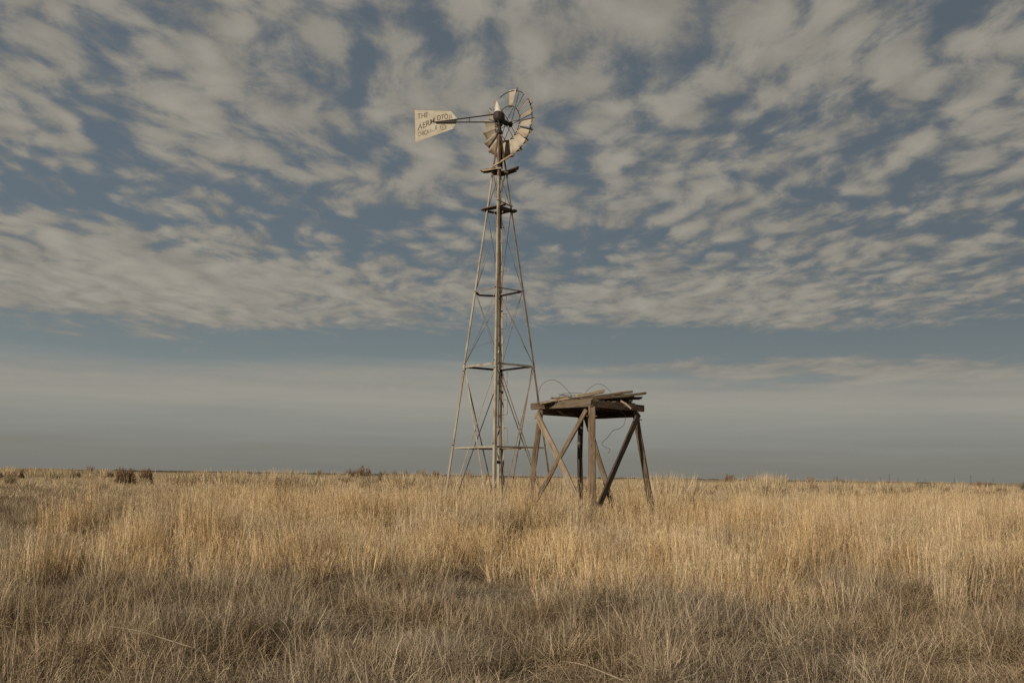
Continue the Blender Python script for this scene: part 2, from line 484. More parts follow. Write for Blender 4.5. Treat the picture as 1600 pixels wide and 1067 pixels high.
rings = list(np.concatenate([np.linspace(0.6, 40, 70), np.geomspace(42, 14000, 60)]))
NA = 150
V = [(0, 0, float(ground_z(0, 0)))]; Fc = []
ang = np.linspace(0, 2 * math.pi, NA, endpoint=False)
for r_ in rings:
    X = r_ * np.sin(ang); Y = r_ * np.cos(ang); Z = ground_z(X, Y)
    V += list(zip(X.tolist(), Y.tolist(), Z.tolist()))
for k in range(NA):
    Fc.append((0, 1 + (k + 1) % NA, 1 + k))
for i in range(len(rings) - 1):
    for k in range(NA):
        a = 1 + i * NA + k; b = 1 + i * NA + (k + 1) % NA
        Fc.append((a, b, b + NA, a + NA))
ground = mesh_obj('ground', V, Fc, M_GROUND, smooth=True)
tag(ground, 'flat dry prairie ground reaching to the horizon', 'ground', kind='structure')


# ------------------------------------------------------------------ windmill
GALV_SPLIT = 9.95                         # above this the tower steel is brown with rust
axis_top = Vector((-0.160, 0, 11.45)).normalized()
wm = empty('windmill', (-0.285, 27.0, 0.0), Vector((0, 0, 1)).rotation_difference(axis_top))
tag(wm, 'tall steel lattice windmill with damaged wheel and lettered tail vane', 'windmill')
TW = wm.location.copy(); TQ = wm.rotation_quaternion.copy()


def wl(p):
    """world point -> windmill frame"""
    return TQ.inverted() @ (Vector(p) - TW)


PHI = rad(4)
DIRS = [Vector((-math.sin(PHI), -math.cos(PHI), 0)), Vector((-math.cos(PHI), math.sin(PHI), 0)),
        Vector((math.sin(PHI), math.cos(PHI), 0)), Vector((math.cos(PHI), -math.sin(PHI), 0))]   # near, left, far, right


def leg_r(z):
    return 1.61 - 0.14 * z


def lp(k, z, inset=0.0):
    return DIRS[k % 4] * (leg_r(z) - inset) + Vector((0, 0, z))


for k in range(4):
    e1 = DIRS[(k + 1) % 4] - DIRS[k]; e2 = DIRS[(k - 1) % 4] - DIRS[k]
    angle_bar('leg', lp(k, -0.3), lp(k, 4.6), (0.078, 0.072), 0.009, M_GALV, wm, e1, e2)
    angle_bar('leg', lp(k, 4.5, -0.011), lp(k, GALV_SPLIT), (0.070, 0.058), 0.008, M_GALV, wm, e1, e2)
    angle_bar('leg', lp(k, GALV_SPLIT - 0.1, -0.010), lp(k, 11.05), (0.062, 0.055), 0.008, M_RUST, wm, e1, e2)
# girts
for z, fl, m_front, m_rear in ((2.36, 0.048, M_GALV, M_GALV), (4.56, 0.052, M_GALV, M_DARKIRON), (6.63, 0.034, M_ROD, M_DARKIRON)):  # dark rear girts: the shade on their inner faces is put into the colour
    for k in range(4):
        a, b = lp(k, z, 0.02), lp(k + 1, z, 0.02)
        front = k in (0, 3)
        inward = -((a + b) / 2); inward.z = 0
        if z > 6 and k == 1:              # this girt is bent down near its left end
            c = a.lerp(b, 0.14) + Vector((0, 0, -0.075))
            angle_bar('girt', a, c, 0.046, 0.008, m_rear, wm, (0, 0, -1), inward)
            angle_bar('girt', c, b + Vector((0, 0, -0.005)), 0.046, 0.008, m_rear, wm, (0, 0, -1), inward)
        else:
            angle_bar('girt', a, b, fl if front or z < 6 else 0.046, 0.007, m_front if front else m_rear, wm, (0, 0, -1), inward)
# lower panel: crossed flat braces; upper panels: crossed rods
for k in range(4):
    for (i, j) in ((k, k + 1), (k + 1, k)):
        ofs = 0.035 if i == k else 0.062
        a, b = lp(i, 4.50, ofs), lp(j, -0.15, ofs)
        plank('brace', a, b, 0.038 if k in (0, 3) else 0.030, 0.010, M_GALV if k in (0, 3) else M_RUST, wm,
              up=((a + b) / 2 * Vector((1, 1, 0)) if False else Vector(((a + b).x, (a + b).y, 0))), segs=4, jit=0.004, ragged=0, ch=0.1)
for z0, z1 in ((4.62, 6.60), (6.68, 8.86), (9.0, 10.0)):
    for k in range(4):
        for (i, j) in ((k, k + 1), (k + 1, k)):
            a, b = lp(i, z0, 0.04), lp(j, z1, 0.04); mid = a.lerp(b, 0.5) + Vector((random.uniform(-.02, .02), random.uniform(-.02, .02), -0.01))
            tube('brace_rod', [a, mid, b], 0.0065, M_ROD, wm, n=5)
# a slack wire at the left of the middle girt
tube('tie_wire', smooth_path([lp(1, 4.95), lp(1, 5.0).lerp(lp(0, 5.2), 0.5) + Vector((0, 0, -.03)), lp(0, 5.15)], 4), 0.006, M_ROD, wm, n=4)
# bolts and splice plates on the legs
for k in range(4):
    for z in (4.42, 4.62, 2.42, 6.62):
        c = lp(k, z); t1 = (DIRS[(k + 1) % 4] - DIRS[k]).normalized()
        for sgn in (1, -1):
            tt = t1 if sgn == 1 else (DIRS[(k - 1) % 4] - DIRS[k]).normalized()
            nrm = tt.cross(Vector((0, 0, 1)))
            if nrm.dot(DIRS[k]) < 0:
                nrm = -nrm
            q = c + tt * 0.045
            tube('bolt', [q, q + nrm * 0.03], 0.014, M_DARKIRON, wm, n=6)
# climbing steps: bent rods on the far leg, some on the near leg higher up
zz = 0.9
side = 1
n_step = 0
while zz < 9.8:
    c = lp(2, zz, 0.02); hgt = 0.42
    sx = 0.14
    if n_step not in (5, 13):
        pts = [c + Vector((-0.02, -0.03, 0)), c + Vector((sx, -0.03, 0.0)), c + Vector((sx + 0.012, -0.03, 0.02)), c + Vector((sx + 0.012, -0.03, hgt - 0.02)),
               c + Vector((sx, -0.03, hgt)), c + Vector((-0.02, -0.03, hgt))]
        if n_step % 3 == 1 and zz < 8:
            pts = pts[:4]
        tube('ladder_step', pts, 0.0075, M_ROD, wm, n=5)
    if zz > 7.6:
        c2 = lp(0, zz + 0.25, 0.02); hx = -0.10
        tube('ladder_step', [c2, c2 + Vector((hx, -0.01, 0)), c2 + Vector((hx, -0.01, hgt)), c2 + Vector((0, -0.01, hgt))], 0.0075, M_ROD, wm, n=5)
    zz += 0.80 if zz < 8 else 0.86
    n_step += 1
# well pipe, pump rod and fittings on the centre line
tube('well_pipe', [(0.0, 0, -0.2), (0.0, 0, 2.9)], 0.034, M_GALV, wm, n=10)
tube('pump_rod', [(0.0, 0, 2.9), (0.01, 0, 5.2), (0.0, 0, 8.2), (0.0, 0, 11.3)], 0.017, M_RUST, wm, n=8)
for z, rr, hh, mt_ in ((5.15, 0.034, 0.10, M_DARKIRON), (4.94, 0.026, 0.07, M_HOOD), (4.42, 0.030, 0.06, M_HOOD), (4.08, 0.032, 0.07, M_DARKIRON), (3.2, 0.03, 0.10, M_RUST), (2.9, 0.045, 0.06, M_RUST), (1.95, 0.05, 0.08, M_DARKIRON)):
    v, f = lathe_data([(rr * .7, -hh / 2), (rr, -hh * .3), (rr, hh * .3), (rr * .7, hh / 2)], 10)
    mesh_obj('pipe_fitting', [Vector((0, 0, z)) + q for q in v], f, mt_, wm)
tube('stay_wire', smooth_path([(0.02, -0.04, 5.6), (0.035, -0.04, 5.2), (0.01, -0.05, 4.8), (0.03, -0.04, 4.3), (0.02, -0.04, 3.6)], 5), 0.008, M_DARKIRON, wm, n=4)
# dark timber guide hanging under the lower platform
plank('guide_board', (0.035, 0.05, 8.42), (0.035, 0.05, 9.02), 0.085, 0.05, M_WOOD_DARK, wm, up=(0, -1, 0), segs=3)
plank('guide_board', (0.02, 0.02, 9.55), (0.02, 0.02, 9.72), 0.03, 0.05, M_WOOD_DARK, wm, up=(0, -1, 0), segs=1)

# lower and upper wooden platforms
def plat_plank(p0, p1, wd, ht, mat, roll=0.0, bow=0.0):
    return plank('platform_plank', p0, p1, wd, ht, mat, wm, roll=roll, segs=4, jit=0.006, bow=bow, ragged=0.03)


plat_plank((-0.46, 0.03, 8.955), (0.16, -0.36, 8.985), 0.13, 0.035, M_WOOD)
plat_plank((-0.36, 0.30, 8.95), (0.02, 0.40, 8.955), 0.14, 0.035, M_WOOD_DARK)
plat_plank((-0.02, -0.34, 8.925), (0.45, 0.12, 8.91), 0.15, 0.032, M_WOOD_DARK)
plat_plank((0.02, 0.34, 8.91), (0.44, -0.05, 8.905), 0.12, 0.032, M_WOOD)
plank('platform_bearer', (-0.42, 0.0, 8.905), (0.02, 0.40, 8.90), 0.05, 0.05, M_WOOD_DARK, wm)
plank('platform_bearer', (0.0, -0.40, 8.875), (0.40, 0.02, 8.865), 0.05, 0.05, M_WOOD_DARK, wm)
plat_plank((-0.50, 0.18, 10.10), (-0.08, -0.14, 10.07), 0.17, 0.035, M_WOOD)
plat_plank((-0.48, 0.02, 10.055), (0.06, -0.26, 10.05), 0.05, 0.045, M_WOOD_PALE)
plat_plank((-0.05, 0.26, 10.02), (0.50, 0.02, 10.12), 0.17, 0.035, M_WOOD_DARK, roll=0.15)
plat_plank((0.0, 0.06, 10.00), (0.53, -0.14, 10.11), 0.11, 0.035, M_WOOD_DARK, roll=0.1)
plank('platform_bearer', (-0.22, -0.03, 10.02), (0.24, -0.03, 10.0), 0.055, 0.06, M_WOOD_DARK, wm)
plank('platform_bearer', (-0.18, 0.16, 10.0), (0.24, 0.16, 10.0), 0.055, 0.06, M_WOOD_DARK, wm)
plat_plank((-0.47, 0.34, 10.11), (-0.02, 0.06, 10.08), 0.15, 0.035, M_WOOD_DARK)  # dark boards here carry the shade of the platform undersides in their colour
plat_plank((0.02, 0.40, 10.03), (0.46, 0.20, 10.11), 0.16, 0.035, M_WOOD_DARK, roll=0.1)
plat_plank((-0.48, 0.17, 8.96), (0.02, -0.14, 8.975), 0.14, 0.035, M_WOOD_DARK)
plat_plank((-0.02, -0.14, 8.93), (0.42, 0.24, 8.915), 0.15, 0.032, M_WOOD_DARK)
plank('mast_block', (0.0, -0.12, 9.86), (0.0, -0.12, 10.04), 0.09, 0.09, M_WOOD_DARK, wm, up=(0, -1, 0), segs=1)

# mast and motor
HUBZ = 11.50
tube('mast_pipe', [(0, 0, 10.0), (0, 0, 11.30)], 0.042, M_RUST, wm, n=12)
plank('mast_timber', (0.055, 0.03, 10.12), (0.055, 0.03, 10.95), 0.07, 0.05, M_WOOD_DARK, wm, up=(0, -1, 0))
v, f = lathe_data([(0.05, 11.10), (0.085, 11.14), (0.085, 11.20), (0.05, 11.24), (0.05, 11.34), (0.09, 11.37), (0.09, 11.41)], 14)
mesh_obj('turntable', v, f, M_DARKIRON, wm, smooth=False)
WA = rad(46.5)
WN = Vector((math.sin(WA), math.cos(WA), 0)); WT = Vector((math.cos(WA), -math.sin(WA), 0)); WU = Vector((0, 0, 1))
MC = Vector((0.01, 0, 11.60))             # gear case
# gear case: a rounded casting, broad at the tail side, with an arm out to the hub
secs = [(-0.19, 0.075, 0.085, 0.03), (-0.15, 0.115, 0.135, 0.02), (-0.04, 0.135, 0.165, 0.0), (0.06, 0.125, 0.16, -0.01), (0.12, 0.085, 0.11, -0.05), (0.16, 0.06, 0.07, -0.085), (0.27, 0.055, 0.06, -0.10), (0.30, 0.04, 0.045, -0.10)]
vs_, fs = [], []
NS = 16
for (s, hw, hh, dzc) in secs:
    for k in range(NS):
        a = 2 * math.pi * k / NS; ca, sa = math.cos(a), math.sin(a)
        e = 0.7
        vs_.append(MC + WN * s + WT * (hw * math.copysign(abs(ca) ** e, ca)) + WU * (dzc + hh * math.copysign(abs(sa) ** e, sa)))
for i in range(len(secs) - 1):
    for k in range(NS):
        fs.append((i * NS + k, (i + 1) * NS + k, (i + 1) * NS + (k + 1) % NS, i * NS + (k + 1) % NS))
fs.append(tuple(range(NS))); fs.append(tuple(reversed(range((len(secs) - 1) * NS, len(secs) * NS))))
gear = mesh_obj('gear_case', vs_, fs, M_DARKIRON, wm, smooth=True)
tube('furl_lever', smooth_path([MC + Vector((-0.05, -0.12, -0.12)), MC + Vector((-0.02, -0.16, -0.24)), MC + Vector((0.03, -0.12, -0.36))], 4), 0.016, M_DARKIRON, wm)
tube('furl_wire', smooth_path([MC + Vector((0.0, -0.15, -0.2)), MC + Vector((-0.08, -0.12, -0.55)), MC + Vector((-0.05, -0.14, -0.75)), MC + Vector((-0.10, -0.1, -1.05)), MC + Vector((-0.03, -0.1, -1.4))], 5), 0.008, M_DARKIRON, wm, n=4)
tube('pull_out_bracket', smooth_path([Vector((0.05, -0.07, 11.0)), Vector((0.12, -0.1, 10.98)), Vector((0.14, -0.1, 10.86)), Vector((0.10, -0.1, 10.82))], 4), 0.014, M_DARKIRON, wm)
# hood: tall pointed helmet of pale sheet
hv, hf = [], []
hp = [(0.0, 0.118, 0.125), (0.08, 0.105, 0.112), (0.18, 0.08, 0.088), (0.28, 0.048, 0.054), (0.36, 0.02, 0.023), (0.385, 0.006, 0.007)]
for (h_, a_, b_) in hp:
    for k in range(18):
        an = 2 * math.pi * k / 18
        hv.append(MC + Vector((-0.035 - 0.13 * h_, 0.02, 0.115 + h_ * 1.02)) + WN * (a_ * math.cos(an)) + WT * (b_ * math.sin(an)))
for i in range(len(hp) - 1):
    for k in range(18):
        hf.append((i * 18 + k, i * 18 + (k + 1) % 18, (i + 1) * 18 + (k + 1) % 18, (i + 1) * 18 + k))
hf.append(tuple(range(17, -1, -1))); hf.append(tuple(range(90, 108)))
hood = mesh_obj('hood', hv, hf, M_HOOD, wm, smooth=True)

# wheel: rims and hub are the part, blades and spokes its pieces
WC = Vector((0.0, 0, HUBZ)) + WN * 0.30 + Vector((0.0, 0, 0.0))
R_OUT, R_IN = 0.985, 0.505


def wp(ang_, r_, off=0.0):
    """wheel angle clockwise from the top as seen from behind"""
    return WC + (WT * math.sin(ang_) + WU * math.cos(ang_)) * r_ + WN * off


hubd = lathe_data([(0.045, -0.10), (0.075, -0.09), (0.075, -0.03), (0.05, -0.02), (0.05, 0.10), (0.075, 0.11), (0.075, 0.15), (0.04, 0.16)], 14, WN, WC)
rim_o = join(tube_data([wp(rad(a), R_OUT * 0.965, 0.05) for a in range(-22, 41, 6)], 0.013, 6), tube_data([wp(rad(a), R_OUT * 0.965, 0.05) for a in range(56, 242, 6)], 0.013, 6))
rim_i = join(tube_data([wp(rad(a), R_IN, 0.0) for a in range(-25, 36, 6)], 0.012, 6), tube_data([wp(rad(a), R_IN, 0.0) for a in range(46, 330, 8)], 0.012, 6))
wheel = mesh_obj('wheel', *join(hubd, rim_o, rim_i), M_DARKIRON, wm, smooth=True)
BLADES = [(12, 8), (41, 42), (60, 41)] + [(a, 34) for a in range(80, 340, 20)]      # angle round the wheel, pitch; two are lost


def blade_mesh(r0, r1, w0, w1):
    """curved sheet with thickness, X radial from the inner edge, Y chord, Z normal"""
    nu, nv = 3, 6; top, bot = [], []
    for i in range(nu + 1):
        tt = i / nu; ww = w0 + (w1 - w0) * tt
        for j in range(nv + 1):
            s = j / nv - 0.5; zc = 0.16 * ww * (0.25 - s * s) * 4 * 0.5
            top.append(Vector((r0 + (r1 - r0) * tt, s * ww, zc))); bot.append(Vector((r0 + (r1 - r0) * tt, s * ww, zc - 0.004)))
    n = len(top); F_ = []
    for i in range(nu):
        for j in range(nv):
            a = i * (nv + 1) + j; b = a + 1; c_ = a + nv + 2; d_ = a + nv + 1
            F_.append((a, d_, c_, b)); F_.append((n + a, n + b, n + c_, n + d_))
    edge = [j for j in range(nv + 1)] + [i * (nv + 1) + nv for i in range(1, nu + 1)] + [nu * (nv + 1) + j for j in range(nv - 1, -1, -1)] + [i * (nv + 1) for i in range(nu - 1, 0, -1)]
    for q in range(len(edge)):
        a, b = edge[q], edge[(q + 1) % len(edge)]; F_.append((a, b, n + b, n + a))
    me = bpy.data.meshes.new('blade'); me.from_pydata([tuple(x) for x in top + bot], [], F_); me.update()
    me.polygons.foreach_set('use_smooth', [True] * len(me.polygons)); me.materials.append(M_BLADE)
    return me


BM_ = blade_mesh(R_IN - 0.03, R_OUT, 0.185, 0.36)
for k, (ba, bp) in enumerate(BLADES):
    a = rad(ba + random.uniform(-1.5, 1.5)); b = rad(bp + random.uniform(-4, 4))
    radial = WT * math.sin(a) + WU * math.cos(a); tau = WT * math.cos(a) - WU * math.sin(a)
    nrm = WN * math.cos(b) + tau * math.sin(b); ch = nrm.cross(radial)
    o = bpy.data.objects.new('blade', BM_); COL.objects.link(o); o.parent = wheel
    mm = Matrix((radial, ch, nrm)).transposed().to_4x4(); mm.translation = WC + WN * 0.03
    o.matrix_local = mm
    # small clip that ties the blade to the outer rim
    if k % 2 == 0:
        q = wp(a + rad(10), R_OUT * 0.94, 0.05)
        tube('blade_clip', [q, wp(a + rad(10), R_OUT * 1.05, 0.03)], 0.013, M_DARKIRON, wheel, n=5)
for k in range(6):
    a = rad(k * 60 + 30)
    tube('spoke', [WC + WN * 0.13 + (wp(a, 0.06) - WC), wp(a - rad(3), R_OUT * 0.93, 0.06)], 0.0095, M_DARKIRON, wheel, n=5)
    tube('spoke', [WC - WN * 0.06 + (wp(a, 0.06) - WC), wp(a + rad(3), R_IN, 0.0)], 0.0095, M_DARKIRON, wheel, n=5)

# tail: sheet vane, two converging irons
TY = 27.0


def vp(px, py, dy=0.0):
    return wl(at(px, py, TY + dy))


outline = [vp(*q) for q in ((647.6, 172.3), (676, 172.6), (704.5, 173.6), (709, 178.6), (714, 184.9), (713.2, 190), (711.8, 196), (707, 202.3), (678, 212.5), (648.4, 223.4), (648.0, 198))]
vN = (outline[2] - outline[0]).cross(outline[-2] - outline[0]).normalized()
if vN.y > 0:
    vN = -vN                                # faces the camera side
nv_ = len(outline)
vane = mesh_obj('tail_vane', [q + vN * 0.002 for q in outline] + [q - vN * 0.002 for q in outline],
                [tuple(range(nv_)), tuple(range(2 * nv_ - 1, nv_ - 1, -1))] + [(i, i + nv_, (i + 1) % nv_ + nv_, (i + 1) % nv_) for i in range(nv_)], M_VANE, wm)
bm = bmesh.new(); bm.from_mesh(vane.data); bmesh.ops.recalc_face_normals(bm, faces=bm.faces); bm.to_mesh(vane.data); bm.free()
tube('vane_edge', [q + vN * 0.003 for q in outline], 0.0045, M_GALV, vane, n=5, closed=True)
tail_p = wl(at(679.5, 191.5, TY - 0.02))
tube('tail_iron', [tail_p + vN * 0.02, MC + Vector((-0.05, -0.03, -0.145))], [0.020, 0.016], M_DARKIRON, wm, n=6)
up_a = wl(at(712.5, 187.2, TY - 0.03))
tube('tail_iron', [tail_p + vN * 0.02 + Vector((0.02, 0, 0.004)), up_a + vN * 0.012, MC + Vector((-0.08, -0.05, 0.085))], [0.016, 0.018, 0.017], M_DARKIRON, wm, n=6)
sx_ = 0.36
tube('tail_strut', [tail_p.lerp(MC, 0.53) + Vector((0, 0, -0.06)), tail_p.lerp(MC, 0.53) + Vector((0, 0, 0.07))], 0.008, M_DARKIRON, wm, n=5)

# painted words on the vane
def words_on(text, p0, p1, cap_px, mat, bold=0.012, xs=None):
    """flat letters whose baseline runs from pixel p0 to p1 of the photograph, on the vane's plane"""
    a, b = vp(*p0), vp(*p1)
    cu = bpy.data.curves.new('lettering', 'FONT'); cu.body = text; cu.size = 1.0; cu.offset = bold; cu.fill_mode = 'FRONT' if hasattr(cu, 'fill_mode') else cu.fill_mode
    tmp = bpy.data.objects.new('lettering_tmp', cu); COL.objects.link(tmp)
    bpy.context.view_layer.update()
    me = bpy.data.meshes.new_from_object(tmp.evaluated_get(bpy.context.evaluated_depsgraph_get()))
    COL.objects.unlink(tmp); bpy.data.objects.remove(tmp)
    co = np.empty(len(me.vertices) * 3); me.vertices.foreach_get('co', co); co = co.reshape(-1, 3)
    co[:, 0] -= co[:, 0].min(); wtx = co[:, 0].max(); htx = co[:, 1].max()
    L = (b - a).length; cap = (vp(p0[0], p0[1] - cap_px) - a).length
    x = (b - a).normalized(); y = Vector((0, 0, 1))
    V_ = [a + x * (q[0] / wtx * L) + y * (q[1] / htx * cap) + vN * 0.0055 for q in co]
    F_ = [tuple(p.vertices) for p in me.polygons]
    mid = (a + b) / 2
    o = mesh_obj('lettering', [q - mid for q in V_], F_, mat, vane, Matrix.Translation(mid))
    return o


def zv(x, y):
    return (640 + x / 16.41, 165 + y / 16.41)


words_on('THE', zv(205, 338), zv(468, 306), 7.4, M_LETTER)
words_on('AERM', zv(205, 645), zv(640, 450), 8.8, M_LETTER, 0.008)
words_on('OTO', zv(700, 388), zv(985, 345), 8.0, M_LETTER)
words_on('R', zv(1015, 345), zv(1100, 335), 6.6, M_LETTER2)
words_on('CHICA', zv(208, 805), zv(500, 722), 6.6, M_LETTER, 0.006)
words_on('GO', zv(515, 706), zv(650, 668), 4.6, M_LETTER2, 0.004)
words_on('I', zv(655, 625), zv(695, 615), 6.6, M_LETTER2, 0.0)
words_on('C', zv(828, 598), zv(892, 588), 3.9, M_LETTER, 0.0)
cc = vp(*zv(860, 560)); rr_ = (vp(*zv(930, 560)) - cc).length
ux = Vector((1, 0, 0)); uz = Vector((0, 0, 1)); V_, F_ = [], []
for k in range(28):
    a = 2 * math.pi * k / 28
    for q in (rr_ * 0.90, rr_ * 1.10):
        V_.append(ux * q * math.cos(a) + uz * q * math.sin(a))
    j = (k + 1) % 28; F_.append((2 * k, 2 * k + 1, 2 * j + 1, 2 * j))
mesh_obj('lettering', V_, F_, M_LETTER, vane, Matrix.Translation(cc + vN * 0.0055))

# loose boards up on the platforms
lb = plank('loose_board', TQ @ Vector((-0.16, -0.24, 10.10)) + TW, TQ @ Vector((0.40, 0.05, 10.56)) + TW, 0.085, 0.03, M_WOOD_PALE, roll=0.5, segs=4, jit=0.005)
tag(lb, 'pale loose board leaning up at a slant from the upper windmill platform', 'board')
lb = plank('loose_board', TQ @ Vector((-0.06, -0.30, 9.13)) + TW, TQ @ Vector((0.36, -0.12, 8.985)) + TW, 0.09, 0.035, M_WOOD, roll=0.4, segs=4, jit=0.006)
tag(lb, 'short grey loose board lying tilted across the lower windmill platform', 'board')

# ------------------------------------------------------------------ tank stand
SX, SY = 1.695, 22.0
st = empty('tank_stand', (SX, SY, 0))
tag(st, 'weathered four legged timber tank stand with cross braces and sagging top', 'tank stand')
SP = rad(1)
SD = [Vector((-math.sin(SP) + 0.0, -math.cos(SP), 0)), Vector((-math.cos(SP), math.sin(SP), 0)), Vector((math.sin(SP), math.cos(SP), 0)), Vector((math.cos(SP), -math.sin(SP), 0))]
TOPZ, BT, BW = 3.20, 0.145, 0.065
R_TOP = 1.06
R_BOT = [1.42, 1.39, 1.30, 1.60]
LEGW = [0.15, 0.125, 0.12, 0.125]
legs = []
for k in range(4):
    tz = TOPZ - (BT if k != 2 else 0.26)
    ox = (0.015, 0, -0.10, 0)[k]
    a = SD[k] * (R_TOP - 0.02) + Vector((ox, 0, tz - 0.002)); b = SD[k] * R_BOT[k] + Vector((ox * 1.0 + (0.04 if k == 0 else 0), 0, -0.25))
    legs.append((a, b))
    plank('leg', b, a, LEGW[k], LEGW[k], M_WOOD if k != 2 else M_WOOD_DARK, st, up=SD[k], segs=7, jit=0.011, ragged=0.02)  # far leg takes dark timber to paint the platform's shadow on it


def on_leg(k, z):
    a, b = legs[k]; s = (a.z - z) / (a.z - b.z); return a.lerp(b, s)


# beams: front pair outside the legs, rear pair; ends run past the corners
def beam(i, j, e0, e1, zofs, mat, out=0.0, bow=0.0, ht=BT):
    a = SD[i] * (R_TOP + 0.04); b = SD[j] * (R_TOP + 0.04); x = (b - a).normalized(); nrm = Vector((x.y, -x.x, 0))
    if nrm.dot(a + b) < 0:
        nrm = -nrm
    a = a - x * e0 + nrm * out; b = b + x * e1 + nrm * out
    z = TOPZ - ht / 2 + zofs
    return plank('beam', a + Vector((0, 0, z)), b + Vector((0, 0, z)), BW, ht, mat, st, segs=5, jit=0.005, bow=bow)


beam(1, 0, 0.20, 0.03, 0.0, M_WOOD, 0.0)
beam(0, 3, -0.035, 0.20, -0.004, M_WOOD, 0.0)
beam(1, 2, -0.09, 0.06, -0.006, M_WOOD, 0.0, ht=0.25)
beam(2, 3, -0.035, -0.09, -0.010, M_WOOD_DARK, 0.0, ht=0.27)  # darker timber paints in the deck's shade on this rear beam
# floor joists and what is left of the deck
ex = (SD[0] - SD[1]).normalized(); ey = (SD[2] - SD[1]).normalized(); LQ = (SD[0] - SD[1]).length * (R_TOP + 0.04); C0 = SD[1] * (R_TOP + 0.04)
for s in (0.25, 0.5, 0.75):
    a = C0 + ex * (LQ * s) + ey * 0.05; b = a + ey * (LQ - 0.10)
    plank('joist', a + Vector((0, 0, TOPZ - 0.085)), b + Vector((0, 0, TOPZ - 0.085)), 0.05, 0.15, M_WOOD_DARK, st, segs=3)
for i, s in enumerate(np.linspace(0.06, 0.96, 10)):
    if i in (1,):
        continue
    a = C0 + ey * (LQ * s) + ex * random.uniform(-0.02, 0.06); b = a + ex * (LQ - random.uniform(-0.02, 0.15))
    zz = TOPZ + 0.016 + random.uniform(0, 0.004)
    plank('deck_board', a + Vector((0, 0, zz)), b + Vector((0, 0, zz)), 0.135, 0.026, M_WOOD_DARK if i % 2 else M_WOOD, st, segs=3, jit=0.003)


# braces: nailed on the outer faces
def brace(p, q, wd, th, mat, face):
    return plank('brace', p, q, wd, th, mat, st, up=face, segs=6, jit=0.010, bow=random.uniform(-.012, .012))


FL = -(SD[2] + SD[3]).normalized()       # outward normal of the front-left face
FR = (SD[0] + SD[3]).normalized()
RR = (SD[2] + SD[3]).normalized(); RL = (SD[1] + SD[2]).normalized()
FL = (SD[0] + SD[1]).normalized()
brace(on_leg(1, 2.97) + FL * 0.115 + Vector((0.0, 0, 0.0)), on_leg(0, 0.45) + FL * 0.125 + Vector((0.10, 0, 0)), 0.145, 0.04, M_WOOD_PALE, FL)
brace(on_leg(0, 2.99) + FL * 0.075 + Vector((-0.06, 0, 0)), on_leg(1, 0.75) + FL * 0.085 + Vector((0.05, 0, -0.0)), 0.10, 0.04, M_WOOD, FL)
brace(on_leg(3, 2.98) + FR * 0.085, on_leg(0, 1.02) + FR * 0.10 + Vector((0.05, 0, 0)), 0.13, 0.045, M_WOOD_DARK, FR)  # dark timber colours in the shade on this face
brace(on_leg(2, 2.94) + RR * -0.09 + Vector((0.20, 0, 0)), on_leg(3, 0.3).lerp(on_leg(2, 0.3), 0.42) + RR * -0.05, 0.13, 0.045, M_WOOD, RR)
pv = at(905.2, 655, 22.75)
tube('down_pipe', [(pv.x - SX, pv.y - SY, TOPZ - 0.10), (pv.x - SX + 0.0, pv.y - SY, 1.5), (pv.x - SX - 0.015, pv.y - SY, -0.1)], 0.028, M_DARKIRON, st, n=10)
for z in (1.55, 2.35):
    v, f = lathe_data([(0.028, -0.03), (0.038, -0.02), (0.038, 0.02), (0.028, 0.03)], 10)
    mesh_obj('pipe_collar', [Vector((pv.x - SX, pv.y - SY, z)) + q for q in v], f, M_RUST, st)
# rusty bolt heads where braces meet legs
for (k, z, fc) in ((0, 2.86, FL), (1, 2.86, FL), (3, 2.86, FR), (0, 2.86, FR), (1, 1.0, FL)):
    q = on_leg(k, z) + fc * 0.09
    tube('bolt', [q, q + fc * 0.06], 0.014, M_RUST, st, n=6)

# ---- loose timber and wire lying on the stand
def z7(x, y):
    return (810 + x / 6.957, 580 + y / 6.957)


